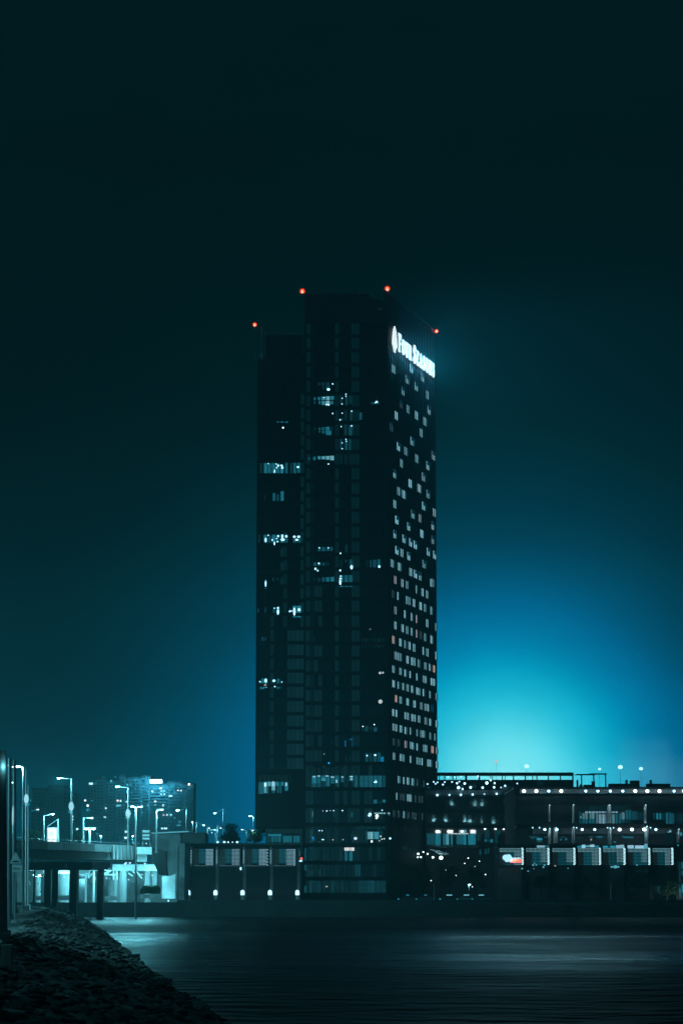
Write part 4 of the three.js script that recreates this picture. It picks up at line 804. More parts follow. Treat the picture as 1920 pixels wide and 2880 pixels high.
  part(m, 'stair_flank', new THREE.ExtrudeGeometry(new THREE.Shape([[105, 1395], [190, 1400], [360, 1460], [240, 1462]].map(([a, b]) => { const p = P(1180 + a / 4.126, 2050 + b / 4.126, DL - 6); return new THREE.Vector2(p.x, p.y); })), { depth: 0.6, bevelEnabled: false }).translate(0, 0, -DL + 5.4), M.paleConcrete);
  { const q = P(1228, 2396, DL - 8.4); part(m, 'stair_lamp', ball(q, 0.1), LAMP_SOFT); pointLight(m, q, 9, LIGHT, 6); }
  part(m, 'planter', box(x(1206, DL), y(2384, DL), -DL + 0.4, x(1345, DL), y(2378, DL), -DL + 3), M.concrete);
  for (const [a, b] of [[700, 1445], [765, 1440], [795, 1430]]) tl(a - 9, b - 45, a + 9, b + 18, 0.28);
  for (const [a, b, r] of [[245, 1495, 0.5], [152, 1490, 0.28], [-18, 1450, 0.28], [-24, 1490, 0.2], [12, 1488, 0.22], [40, 1430, 0.2], [90, 1450, 0.2], [887, 1530, 0.16], [978, 1705, 0.18], [610, 1830, 0.16], [640, 1600, 0.14], [420, 1700, 0.13], [300, 1640, 0.12], [130, 1760, 0.13], [760, 1690, 0.14], [900, 1780, 0.13], [-60, 1560, 0.14], [520, 1560, 0.12], [560, 1500, 0.15], [690, 1535, 0.13]]) part(m, 'path_lamp', ball(P(1180 + a / 4.126, 2050 + b / 4.126, DL - 7), r, 0.9), LAMP_CYAN);
  // glazed upper floor of the right block with its curtains
  const X2 = (a) => 1600 + a / 4.9, Y2 = (b) => 2200 + b / 4.9;
  const tr = (a, b, c, d, l, hue = 'cyan', Dz = DR + 2.8) => part(m, 'lit_pane', pbox(X2(a), Y2(b), X2(c), Y2(d), Dz, 0.1), lit(Math.min(0.85, l * 1.45), hue, 1, Math.floor(rnd() * 3)));
  for (const [a, b, c, d, l, h] of [[130, 412, 165, 570, 0.24], [180, 425, 250, 505, 0.42, 'grey'], [180, 507, 250, 568, 0.36], [255, 425, 280, 568, 0.3], [285, 425, 340, 505, 0.46, 'grey'], [285, 507, 340, 568, 0.36], [345, 425, 368, 568, 0.3], [372, 425, 400, 568, 0.42, 'grey'], [405, 442, 450, 568, 0.6, 'pale'], [456, 442, 503, 568, 0.64, 'pale'], [508, 500, 570, 568, 0.26], [578, 442, 620, 568, 0.48, 'grey'], [628, 442, 665, 568, 0.38], [672, 430, 705, 565, 0.34], [708, 415, 762, 512, 0.44, 'grey'], [708, 514, 762, 560, 0.28], [768, 385, 850, 512, 0.32], [768, 514, 850, 560, 0.2], [856, 400, 925, 520, 0.28], [930, 410, 1010, 520, 0.18], [1060, 330, 1110, 520, 0.08],
    [130, 318, 180, 400, 0.12], [190, 318, 260, 400, 0.12], [270, 318, 350, 400, 0.16], [362, 318, 500, 398, 0.15], [600, 318, 680, 400, 0.14], [690, 318, 760, 400, 0.15], [775, 318, 850, 380, 0.12],
    [1160, 425, 1180, 510, 0.25], [1200, 425, 1226, 512, 0.5], [1238, 428, 1262, 512, 0.46], [1275, 425, 1310, 520, 0.2], [1330, 418, 1366, 576, 0.38], [1370, 418, 1396, 576, 0.3], [1398, 430, 1430, 576, 0.36], [1435, 425, 1455, 560, 0.2], [1475, 425, 1500, 560, 0.16], [1515, 425, 1545, 570, 0.2], [1550, 425, 1600, 560, 0.16]]) tr(a, b, c, d, l, h);
  for (const [a, c, l] of [[215, 368, 0.6], [372, 508, 0.8], [566, 672, 0.7]]) tr(a, 402, c, 424, l, 'pale', DR + 2.6);
  tr(150, 470, 172, 494, 0.8, 'cyan', DR + 2.6);
  const gl = [];
  for (let a = 120; a < 1600; a += 46) gl.push(pbox(X2(a), Y2(315), X2(a + 4), Y2(570), DR + 2.4, 0.12));
  part(m, 'mullions', gl, M.mullion, 'stuff');
  // round columns washed from above
  for (const [a, w, b, c, I] of [[52, 28, 315, 560, 2.2], [547, 54, 318, 562, 3.4], [1042, 38, 318, 566, 3], [52, 44, 625, 838, 3], [553, 50, 632, 900, 3], [1060, 52, 610, 910, 3.4], [1498, 44, 650, 835, 3], [-275, 24, 320, 540, 1.8], [-275, 40, 640, 850, 3], [-190, 60, 630, 840, 1.1]]) {
    const p0 = P(X2(a), Y2(c), DR - 0.5), p1 = P(X2(a), Y2(b), DR - 0.5), r = (w / 4.9 / 2 / F) * DR;
    part(m, 'column', tube(p0, p1, r, r, 14), M.paleConcrete);
    const q = V(p1.x, p1.y - 0.5, p1.z + r + 0.9);
    part(m, 'column_lamp', ball(q.clone().setY(p1.y + 0.02), 0.11), LAMP_WARM);
    pointLight(m, q, I * 0.75, LIGHT_WARM, 5);
  }
  // terrace life above the louvred bays: parasols' lit undersides, tables, screens
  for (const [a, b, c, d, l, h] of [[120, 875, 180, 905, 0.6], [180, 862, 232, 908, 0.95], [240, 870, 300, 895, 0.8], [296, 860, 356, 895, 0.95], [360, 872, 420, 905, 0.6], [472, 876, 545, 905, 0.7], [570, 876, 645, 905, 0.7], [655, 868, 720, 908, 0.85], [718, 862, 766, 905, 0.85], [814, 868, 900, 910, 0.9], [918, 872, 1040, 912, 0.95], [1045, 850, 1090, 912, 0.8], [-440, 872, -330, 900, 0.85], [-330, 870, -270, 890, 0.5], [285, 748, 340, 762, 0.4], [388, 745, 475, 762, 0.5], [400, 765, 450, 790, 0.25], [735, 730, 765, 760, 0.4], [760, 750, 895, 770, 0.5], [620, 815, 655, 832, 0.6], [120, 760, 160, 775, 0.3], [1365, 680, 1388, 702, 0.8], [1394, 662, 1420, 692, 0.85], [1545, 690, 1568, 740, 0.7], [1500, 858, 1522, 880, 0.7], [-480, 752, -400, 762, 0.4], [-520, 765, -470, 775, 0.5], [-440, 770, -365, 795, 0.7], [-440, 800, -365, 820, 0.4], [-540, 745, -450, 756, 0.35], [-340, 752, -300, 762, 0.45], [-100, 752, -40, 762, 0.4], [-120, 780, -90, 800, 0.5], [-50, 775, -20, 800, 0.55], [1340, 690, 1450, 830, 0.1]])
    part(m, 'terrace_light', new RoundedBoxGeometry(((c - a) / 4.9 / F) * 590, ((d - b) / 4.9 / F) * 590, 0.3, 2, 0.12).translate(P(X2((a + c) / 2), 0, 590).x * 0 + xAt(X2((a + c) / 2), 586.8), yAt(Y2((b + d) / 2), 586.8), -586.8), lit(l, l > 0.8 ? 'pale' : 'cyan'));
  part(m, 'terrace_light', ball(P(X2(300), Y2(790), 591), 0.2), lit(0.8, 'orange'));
  // louvred bays along the base
  const bays = [[1406, 1465, 1470], [1481, 1539, 1543], [1555, 1612, 1616], [1627, 1683, 1688], [1698, 1753, 1757], [1768, 1822, 1827], [1838, 1887, 1892]];
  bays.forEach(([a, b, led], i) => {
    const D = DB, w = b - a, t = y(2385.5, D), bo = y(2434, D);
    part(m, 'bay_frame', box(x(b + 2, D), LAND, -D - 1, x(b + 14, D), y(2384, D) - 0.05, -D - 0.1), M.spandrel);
    const pnl = (f0, f1, g0, g1, l0, h, l = Math.min(0.8, l0 * 1.75)) => part(m, 'glow_panel', box(x(a + w * f0, D), bo + (t - bo) * g0, -D - 0.98, x(a + w * f1, D) - 0.01, bo + (t - bo) * g1 - 0.01, -D - 0.86), lit(l, h, 1, i % 3));
    pnl(0, 1, 0.78, 1, 0.42, 'grey'); pnl(0, 0.28, 0, 0.78, 0.12, 'grey'); pnl(0.28, 0.7, 0, 0.78, 0.24 + 0.06 * (i % 2), 'cyan'); pnl(0.7, 1, i % 3 ? 0.2 : 0, 0.78, 0.4, 'grey');  // light from top and right put into the glow; cyan part is the screen
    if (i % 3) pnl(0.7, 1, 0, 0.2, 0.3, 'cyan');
    for (let k = 0; k < 12; k++) { const yy = bo + ((t - bo) * k) / 12; part(m, 'louvre', box(x(a, D), yy, -D - 0.7, x(b, D), yy + 0.14, -D - 0.5), M.darkMetal); }
    for (let k = 0; k < 13; k++) { const yy = y(2432 - k * 3.72, D), s = k % 2 ? 0.05 : -0.05; part(m, 'led_strip', box(x(led - 3, D) + s, yy, -D - 0.08, x(led + 2.4, D) + s, yy + 0.21, -D + 0.02), lit(0.92, 'cyan', 2)); }
  });
  for (const [px, py, r] of [[1719, 2438, 0.3], [1729, 2438, 0.5], [1737, 2438, 0.3], [1560, 2435, 0.22], [1467, 2443, 0.25], [1484, 2450, 0.2], [1596, 2442, 0.15], [1530, 2433, 0.25], [1527, 2439, 0.25], [1498, 2433, 0.25], [1502, 2428, 0.16], [1507, 2433, 0.2], [1500, 2443, 0.14], [1790, 2433, 0.2]]) part(m, 'shop_lamp', ball(P(px, py, DB - 0.7), r, 0.7), lit(0.8, px === 1560 ? 'orange' : 'cyan'));
  for (const [a, b, c, d, l] of [[1791, 2447, 1805, 2450.5, 0.2], [1812, 2448, 1823, 2451, 0.22], [1846, 2492, 1868, 2512, 0.22], [1744, 2494, 1760, 2514, 0.07], [1770, 2494, 1786, 2512, 0.08], [1838, 2488, 1842, 2510, 0.12]]) part(m, 'shop_window', pbox(a, b, c, d, DB - 0.2 + 1.15, 0.06), lit(l, 'cyan', 1, 2));
}
// shop sign behind the first louvred bay, kiosk at the corner
{
  const D = 586.5, s = thing('shop_sign', 'glowing white and red shop sign across the first louvred mall bay', 'sign', P(1440, 2425, D));
  const white = lit(1, 'pale', 1.5), red = new THREE.MeshStandardMaterial({ roughness: 0.5 }); red.emissive.setRGB(1, 0.03, 0.0); red.emissiveIntensity = 2.6;
  const amber = new THREE.MeshStandardMaterial({ roughness: 0.5 }); amber.emissive.setRGB(1, 0.22, 0.0); amber.emissiveIntensity = 2;
  part(s, 'emblem', [ball(P(1421, 2412, D), 0.72, 0.95, 16), ball(P(1429, 2412, D), 0.78, 0.95, 16), ball(P(1424, 2420, D), 0.45, 0.8), ball(P(1430, 2419, D), 0.5, 0.8)].map((g) => g), white);
  part(s, 'panel', pbox(1433, 2409.5, 1466, 2425, D + 0.35, 0.2), M.darkMetal);
  for (let k = 0; k < 6; k++) part(s, 'letter', pbox(1435 + k * 5, 2411 + (k % 2), 1439 + k * 5, 2415.6, D + 0.1, 0.2), white);
  part(s, 'red_band', pbox(1434, 2415.8, 1466, 2426, D + 0.1, 0.2), red);
  part(s, 'amber_strip', pbox(1436, 2417, 1458, 2420, D, 0.08), amber);
  pointLight(s, P(1440, 2414, D - 1.5), 5);
  const k = thing('kiosk', 'tall glowing glass kiosk at the right corner of the mall', 'kiosk', V(xAt(1914, 572), LAND, -572));
  part(k, 'frame', pbox(1907, 2422, 1926, 2530, 572.4, 2.4), M.darkMetal);
  for (const [a, b, c, d, l] of [[1908, 2424, 1912, 2480, 0.22], [1914, 2424, 1924, 2444, 0.46], [1914, 2448, 1924, 2462, 0.4], [1916, 2488, 1925, 2511, 0.7], [1909, 2500, 1914, 2522, 0.4], [1916, 2516, 1925, 2524, 0.25]]) part(k, 'lit_pane', pbox(a, b, c, d, 572.3, 0.1), lit(l, 'cyan', 1, 1));
  pointLight(k, P(1912, 2500, 570), 6);
}

// ---------------------------------------------------------------- far apartment blocks
function block(label, px0, px1, tops, D, litList, pitchY, gridW, wallMat) {
  const o = thing('apartment_block', label, 'apartment block', V(xAt((px0 + px1) / 2, D), LAND, -D));
  tops.forEach(([a, b, t]) => part(o, 'wall', box(xAt(a, D), LAND, -D - 14, xAt(b, D) - 0.02, yAt(t, D), -D), wallMat));
  const s = D / F, dark = [];
  tops.forEach(([a, b, t]) => {
    part(o, 'roof_edge', box(xAt(a, D) - 0.1, yAt(t, D), -D - 14.1, xAt(b, D) + 0.08, yAt(t, D) + 0.7, -D + 0.15), M.darkConcrete);
    for (let y = t + 7; y < 2372; y += pitchY) {
      part(o, 'balcony_band', box(xAt(a + 3, D), yAt(y + pitchY * 0.9, D), -D, xAt(b - 3, D), yAt(y + pitchY * 0.66, D), -D + 0.7), wallMat);
      for (let x = a + 4; x < b - 5; x += gridW) { const p = P(x + 2.5, y + 2, D); dark.push(V(p.x, p.y, -D + 0.04)); if (rnd() < 0.3) place(o, 'lit_window', UNIT, lit(rr(0.18, 0.46), 'cyan', 1, Math.floor(rnd() * 3)), V(p.x, p.y, -D + 0.09), V(rr(3, 6) * s, 2.6 * s, 0.08)); }
    }
  });
  dark.forEach((q, i) => { if (i < 290) place(o, 'window', UNIT, M.glass[1], q, V(4.6 * s, 3.2 * s, 0.08)); });
  litList.forEach(([x, y, w = 4.5, h = 3.4, b = 0.8, hue = 'cyan']) => { const p = P(x, y, D); place(o, 'lit_window', UNIT, lit(Math.min(1, b * 1.1), hue, b > 0.75 ? 3 : 1.8), V(p.x, p.y, -D + 0.16), V(w * s, h * s, 0.12)); });
  return o;
}
seed = 640;
const z4 = (l) => l.map(([x, y, ...r]) => [x / 3.267, 2060 + y / 3.267, ...r]), z5 = (l) => l.map(([x, y, ...r]) => [400 + x / 3.267, 2100 + y / 3.267, ...r]);
const M_far = std(0.3, 0.33, 0.34, 0.9, 0, { map: grime }), BD = 860;
block('far dark apartment block with many scattered lit windows and a glowing roof sign', 243, 542, [[243, 262, 2206], [262, 296, 2192], [296, 330, 2198], [330, 352, 2184], [352, 396, 2190], [396, 418, 2186], [418, 470, 2209], [470, 512, 2203], [512, 542, 2207]], BD,
  [...z4([[838, 470, 11, 5], [880, 472, 4, 4, 0.5], [1023, 447, 5, 6, 0.7], [1065, 408, 5, 4, 0.4], [952, 408, 4, 4, 0.35], [1172, 481, 5, 4, 0.7], [1200, 481, 6, 4, 0.55], [785, 625, 5, 4, 0.95], [850, 630, 5, 4, 0.55], [808, 672, 5, 5, 0.9], [810, 712, 9, 7, 0.5], [975, 697, 4, 4, 0.85], [1083, 627, 5, 4, 0.9, 'orange'], [1110, 629, 4, 4, 0.9, 'grey'], [1093, 672, 14, 5, 0.72], [1165, 636, 4, 4, 0.8], [1180, 642, 4, 4, 0.7], [1402, 541, 6, 5, 0.8], [1357, 541, 4, 4, 0.6], [1478, 513, 5, 4, 0.95], [1485, 535, 4, 4, 0.9, 'grey'], [1512, 535, 4, 4, 0.9, 'grey'], [1482, 565, 4, 4, 0.9, 'grey'], [1512, 567, 4, 4, 0.9, 'grey'], [1428, 637, 5, 5, 0.9], [1428, 668, 4, 4, 0.75], [1500, 670, 5, 5, 0.85], [1360, 670, 4, 4, 0.7], [1300, 635, 5, 4, 0.6], [1310, 735, 4, 4, 0.6], [965, 780, 6, 4, 0.8], [1237, 607, 12, 3, 0.5], [1525, 484, 4, 3, 0.5], [1297, 572, 14, 4, 0.4], [1505, 757, 4, 4, 0.85, 'orange'], [1535, 757, 4, 4, 0.85, 'grey'], [1490, 882, 5, 4, 0.8], [1522, 882, 9, 4, 0.8], [1165, 912, 9, 5, 0.8], [1157, 968, 7, 5, 0.85], [900, 938, 4, 4, 0.5], [985, 725, 5, 3, 0.4], [1040, 800, 5, 3, 0.35]]),
   ...z5([[263, 452, 9, 4, 0.8], [330, 405, 4, 4, 0.9], [358, 407, 4, 4, 0.9], [432, 346, 6, 5, 0.95], [433, 388, 4, 4, 0.5], [297, 417, 5, 4, 0.65], [218, 353, 4, 4, 0.5], [258, 355, 4, 5, 0.5], [292, 359, 5, 4, 0.55], [55, 540, 4, 5, 0.7], [195, 538, 5, 4, 0.85], [345, 690, 6, 4, 0.7], [338, 720, 10, 4, 0.7], [265, 630, 5, 5, 0.85, 'grey'], [298, 655, 4, 3, 0.6], [0, 550, 4, 6, 0.8]])], 8.6, 9.5, M_far);
block('hazy low apartment block far behind the left end of the viaduct', 84, 212, [[84, 130, 2222], [130, 176, 2214], [176, 212, 2236]], BD + 60, z4([[350, 705, 7, 5, 0.9], [335, 712, 10, 5, 0.4], [303, 720, 4, 4, 0.4], [283, 625, 3, 5, 0.5], [668, 773, 5, 4, 0.9], [668, 803, 4, 4, 0.9], [712, 888, 5, 5, 0.9, 'grey']]), 9.5, 10.5, M_far);
{
  const s = thing('roof_billboard', 'glowing white billboard on the roof of the far apartment block', 'billboard', P(437, 2208, BD + 1));
  part(s, 'light_panel', pbox(418, 2192, 455, 2208, BD + 0.6, 0.4), lit(1, 'cyan', 5));
  part(s, 'end_tab', pbox(452, 2194, 457, 2203, BD + 0.5, 0.2), lit(1, 'cyan', 3));
  for (let k = 0; k < 5; k++) part(s, 'letter', pbox(421 + k * 6.4, 2195, 425.5 + k * 6.4, 2205, BD + 0.4, 0.15), lit(1, 'pale', 9));
  part(s, 'frame', pbox(417, 2209, 457, 2211, BD + 0.9, 0.3), M.darkMetal);
  pointLight(s, P(437, 2200, BD - 7), 700, new THREE.Color(0.06, 0.6, 0.95), 60);
}

for (const [px, D, I, l] of [[120, 815, 420, 'added distant street lamp before the hazy low block'], [282, 806, 420, 'added distant street lamp left before the far dark block'], [372, 806, 420, 'added distant street lamp before the middle of the far block'], [470, 812, 420, 'added distant street lamp before the right end of the far block']]) {  // lamps added to brighten the walls of the apartment blocks
  const b = V(xAt(px, D), LAND, -D), o = thing('added_far_lamp', l, 'street lamp', b, 'street lamps added to brighten the apartment blocks'), y = yAt(2352, D);
  part(o, 'pole', tube(b, V(b.x, y + 0.3, b.z), 0.14, 0.09), M.paintedPole);
  part(o, 'lamp_head', new RoundedBoxGeometry(1, 0.2, 0.5, 2, 0.08).translate(b.x, y + 0.35, b.z), M.paintedPole);
  part(o, 'lens', ball(V(b.x, y + 0.1, b.z), 0.32, 0.6), LAMP_CYAN);
  pointLight(o, V(b.x, y - 0.3, b.z), I, new THREE.Color(0.1, 0.7, 1), 12);
}
// ---------------------------------------------------------------- street lamps, masts, signs
function streetLamp(label, { px, top, base, D, w = 4, arms = [], oval, mat = M.paintedPole, group, footY, name = 'street_lamp', bar }) {
  const b = P(px, base, D), by = footY ?? b.y, t = P(px, top, D), s = D / F;
  const o = thing(name, label, 'street lamp', V(t.x, by, -D), group), r = (w / 2) * s;
  part(o, 'pole', tube(V(b.x, by, -D), V(t.x, t.y, -D), r * 1.15, r * 0.75, 14), mat);
  part(o, 'base', new THREE.CylinderGeometry(r * 1.7, r * 2, r * 2.4, 14).translate(b.x, by + r * 1.2, -D), mat);
  arms.forEach(([hx, hy, on = 1, size = 1, I = 30, ay = top]) => {
    const h = P(hx, hy, D), a = P(px, ay, D), dir = Math.sign(h.x - a.x) || 1;
    part(o, 'arm', tube(a, V(h.x, h.y + 0.06, -D), r * 0.5, r * 0.38, 8), mat);
    part(o, 'lamp_head', new RoundedBoxGeometry(0.95 * size, 0.2 * size, 0.42 * size, 2, 0.08 * size).translate(h.x - dir * 0.1, h.y + 0.14 * size, -D), mat);
    if (on) {
      part(o, 'lens', ball(V(h.x, h.y, -D), 0.3 * size, 0.55), on > 1 ? lit(1, 'pale', 10) : LAMP_CYAN);
      if (I) pointLight(o, V(h.x, h.y - 0.35 * size, -D + 0.15), I, LIGHT, 10);
    }
  });
  if (oval) { const [ox, oy, ow, oh, g = 2.2] = oval, p = P(ox, oy, D - 0.5); part(o, 'banner_lamp', new THREE.SphereGeometry(1, 16, 12).scale((ow / 2) * s, (oh / 2) * s, 0.16).translate(p.x, p.y, p.z), lit(0.88, 'cyan', g * 0.6)); part(o, 'banner_tail', new THREE.BoxGeometry(ow * 0.3 * s, oh * 0.4 * s, 0.1).translate(p.x, p.y - oh * 0.6 * s, p.z), lit(0.8, 'cyan')); }
  if (bar) { const [bx0, bx1, byy] = bar; part(o, 'sign_bar', pbox(bx0, byy, bx1, byy + 3, D - 0.4, 0.1), lit(0.7, 'cyan')); }
  return o;
}
const deckAt = (px) => { let lo = 0, hi = deckLen + 40; for (let i = 0; i < 40; i++) { const m = (lo + hi) / 2, q = onDeck(m, 13.2, -3); (CX + (q.x / -q.z) * F < px ? (lo = m) : (hi = m)); } return -onDeck(lo, 0, -3).z; };
const dk = (px, o) => ({ px, D: deckAt(px), base: 2375, footY: 13.2, ...o });
streetLamp('street lamp on the viaduct with long left arm and first glowing oval banner', dk(202, { top: 2190, w: 5, arms: [[166, 2189, 2, 1, 520]], oval: [201, 2268, 14, 26], bar: [192, 206, 2282] }));
streetLamp('street lamp on the viaduct with left arm and oval banner, near the deck end', dk(361, { top: 2215, w: 5, arms: [[329, 2213, 2, 1, 520]], oval: [360.5, 2288, 14, 24], bar: [352, 368, 2299] }));
streetLamp('tall floodlight post with four heads rising in front of the viaduct end', { px: 383, top: 2270, base: 2530, D: 495, w: 5.5, footY: -0.5, arms: [[370, 2268, 2, 0.7, 260], [376, 2268, 2, 0.6, 0], [391, 2269, 2, 0.6, 0], [398, 2269, 2, 0.7, 260]] });
streetLamp('lamp post with short right arm standing right of the striped board', dk(426, { px: 440, top: 2278, w: 6, arms: [[456, 2277, 2, 0.9, 260]] }));
streetLamp('lamp post with right arm beside the glowing poster', dk(123, { top: 2294, w: 7, arms: [[150, 2290, 2, 0.8, 200]] }));
streetLamp('slim lamp post with right arm between banner lamp and twin lamp', dk(235, { top: 2300, w: 5, arms: [[259, 2301, 2, 0.75, 180]] }));
streetLamp('twin lamp with two glaring globes behind the viaduct parapet', dk(253, { top: 2334, w: 4.5, arms: [[243.5, 2331, 2, 1.15, 150], [264, 2331, 2, 1.15, 150]] }));
for (const [label, px, top, base, D, arms, w] of [
  ['lamp post with left arm standing behind the grey annex', 525, 2276, 2345, 640, [[499, 2279, 2, 1.3, 200]], 4],
  ['small lamp post with right arm behind the annex roof', 552, 2313, 2350, 660, [[573, 2321, 2, 0.9, 60]], 4],
  ['lamp post with left arm just left of the dark round tree', 628.5, 2276, 2335, 660, [[604, 2287, 2, 1.1, 130]], 4],
  ['lamp post with two small heads beside the wing', 694, 2335, 2370, 628, [[681, 2333, 1, 0.7, 10], [711, 2335, 1, 0.7, 10]], 4.5],
  ['lone lamp glaring beside the left edge of the wing', 712, 2296, 2370, 690, [[703, 2295, 2, 1.2, 130]], 2],
  ['short pale post with small lamp behind the pavilion roof', 583, 2322, 2360, 650, [[589, 2329, 1, 0.6, 8]], 3.5],
  ['short pale post with two small lamps behind the pavilion roof', 612, 2320, 2360, 652, [[604, 2334, 1, 0.5, 8], [621, 2329, 1, 0.6, 8]], 4.5],
  ['pale lamp post with dim head left of the annex lamp', 542, 2306, 2350, 655, [[541, 2312, 1, 0.8, 10]], 3],
]) streetLamp(label, { px, top, base, D, arms, w, footY: LAND });
{ const g = thing('sign_gantry', 'pale metal sign gantry behind the pavilion roof left of the tree', 'gantry', V(xAt(600, 655), LAND, -655)); for (const px of [584, 606]) part(g, 'post', tube(V(xAt(px, 655), LAND, -655.4), P(px, 2332, 655.4), 0.16), M.paintedPole); part(g, 'beam', tube(P(583, 2335, 655.4), P(612, 2334, 655.4), 0.16), M.paintedPole); const q = P(596, 2342, 652); part(g, 'lamp', ball(q, 0.15), LAMP_SOFT); pointLight(g, q, 30); }
// the row of masts along the causeway, seen end-on at the left edge
const CW = (px, D) => bankY(xAt(px, D), D);
const mat = M.mastPaint;
streetLamp('thick lit mast at the left edge with a glaring lamp, nearest of the row', { px: 8, top: 2112, base: 2590, D: 104, mat, w: 27, footY: CW(8, 104), arms: [[12, 2151, 2, 0.22, 3, 2152]] });
streetLamp('second mast from the left edge, standing on the causeway', { px: 28.5, top: 2133, base: 2560, D: 172, mat, w: 12, footY: CW(29, 172), arms: [[25, 2152, 1, 0.18, 0, 2150]] });
streetLamp('mast with small lamps and a glowing strip halfway, third from left edge', { px: 41.5, top: 2138, base: 2560, D: 236, mat, w: 11.5, footY: CW(41, 236), arms: [[38, 2157, 2, 0.35, 0, 2155], [37, 2201, 2, 0.35, 0, 2199]], oval: [37, 2295, 5, 60, 1.6] });
streetLamp('tall pale mast with left arm, fourth from the left edge', { px: 66, top: 2158, base: 2545, D: 292, mat: M.paintedPole, w: 5.5, footY: CW(68, 292), arms: [[50, 2156, 2, 0.7, 160]], oval: [75, 2247, 13, 26, 2.2], bar: [68, 84, 2261] });
streetLamp('tall pale mast without arm, rightmost but one of the row', { px: 74, top: 2163, base: 2545, D: 306, mat: M.paintedPole, w: 4.5, footY: CW(77, 306) });
streetLamp('shorter pale mast, rightmost of the causeway row', { px: 80, top: 2208, base: 2553, D: 318, mat: M.paintedPole, w: 4.5, footY: CW(81, 318) });
// lamps of the causeway road outside the frame that light the stones and the masts
[[-21, 58], [-27, 126], [-35.5, 172], [-45, 234], [-52, 304]].forEach(([x, D], i) => {  // first entry is an extra unseen lamp, added to brighten the near stones
  const y = CREST, o = thing('street_lamp', `causeway road lamp ${['added nearest the camera', 'next behind the nearest', 'halfway along the row', 'last but one', 'farthest out'][i]}, beyond the left frame edge`, 'street lamp', V(x, y, -D));
  part(o, 'pole', tube(V(x, y, -D), V(x, y + 11, -D), 0.16, 0.1), M.paintedPole);
  part(o, 'arm', tube(V(x, y + 11, -D), V(x + 2.4, y + 11.3, -D), 0.07), M.paintedPole);
  part(o, 'lamp_head', new RoundedBoxGeometry(0.9, 0.18, 0.4, 2, 0.07).translate(x + 2.4, y + 11.3, -D), M.paintedPole);
  part(o, 'lens', ball(V(x + 2.4, y + 11.15, -D), 0.2, 0.5), LAMP_CYAN);
  pointLight(o, V(x + 2.4, y + 10.9, -D), [45, 480, 420, 420, 700][i], LIGHT, 10);
});
// warning signs on the causeway
function plateTexture(draw, w, h) {
  const c = document.createElement('canvas'); c.width = w; c.height = h; const g = c.getContext('2d'); draw(g, w, h);
  const t = new THREE.CanvasTexture(c); t.colorSpace = THREE.SRGBColorSpace; return t;
}
function warningSign(label, px, D, triTop, triBot, triW, plate) {
  const foot = V(xAt(px, D), CW(px, D), -D), o = thing('warning_sign', label, 'road sign', foot), s = D / F;
  const X = (p) => xAt(p, D), Y = (p) => yAt(p, D);
  part(o, 'post', tube(foot, V(foot.x, Y(triTop + 2), -D - 0.05), 2.6 * s / 1.2, 2.4 * s / 1.2, 12), M.paintedPole);
  part(o, 'foot_block', new RoundedBoxGeometry(17 * s, 18 * s, 17 * s, 2, s).translate(foot.x, foot.y + 7 * s, -D), M.paleConcrete);
  const tri = new THREE.Shape([[px - triW / 2, triBot], [px + triW / 2, triBot], [px, triTop]].map(([a, b]) => new THREE.Vector2(X(a), Y(b))));
  part(o, 'triangle', new THREE.ExtrudeGeometry(tri, { depth: 0.02, bevelEnabled: true, bevelSize: 0.012, bevelThickness: 0.004, bevelSegments: 1 }).translate(0, 0, -D + 0.02), M.whitePaint);
  const hump = new THREE.Shape(); hump.absellipse(X(px), Y(triBot - 3.2), 9 * s * (triW / 30), 4 * s * (triW / 30), 0, Math.PI);
  part(o, 'hump_symbol', new THREE.ExtrudeGeometry(hump, { depth: 0.006, bevelEnabled: false }).translate(0, 0, -D + 0.046), M.rubber);
  if (plate) {
    const [a, y0, b, y1] = plate;
    const m = new THREE.MeshStandardMaterial({ roughness: 0.6, map: plateTexture((g, w, h) => { g.fillStyle = '#d6dcde'; g.fillRect(0, 0, w, h); g.strokeStyle = '#3c4448'; g.lineWidth = 5; g.strokeRect(8, 8, w - 16, h - 16); g.fillStyle = '#2b3236'; g.font = 'bold 92px sans-serif'; g.textAlign = 'center'; g.textBaseline = 'middle'; g.fillText('00m', w * 0.46, h * 0.53); }, 256, 160) });
    part(o, 'distance_plate', new THREE.BoxGeometry(X(b) - X(a), Y(y0) - Y(y1), 0.02).translate((X(a) + X(b)) / 2, (Y(y0) + Y(y1)) / 2, -D + 0.05), [m, m, m, m, m, m][0]);
  }
  return o;
}
warningSign('triangular bump warning sign with a 00m plate under it', 43, 152, 2396, 2428, 33, [33, 2432, 63, 2453]);
warningSign('smaller triangular bump warning sign further along the causeway', 80, 318, 2473, 2489, 17);
for (const [label, px, D, w, h] of [['concrete block at the foot of the nearest mast', 24, 66, 30, 74], ['low concrete block beside the leftmost mast base', 20, 92, 20, 30], ['long low concrete plinth under the pale masts', 66, 300, 30, 12]]) {
  const s = D / F, y = CW(px, D), o = thing('concrete_block', label, 'concrete block', V(xAt(px, D), y, -D));
  part(o, 'block', new RoundedBoxGeometry(w * s, h * s + 0.3, w * s, 2, 0.03).translate(xAt(px, D), y + (h * s) / 2 - 0.15, -D), M.concrete);
  part(o, 'cap', new RoundedBoxGeometry(w * s * 1.08, 0.07, w * s * 1.08, 2, 0.02).translate(xAt(px, D), y + h * s + 0.03, -D), M.paleConcrete);
}
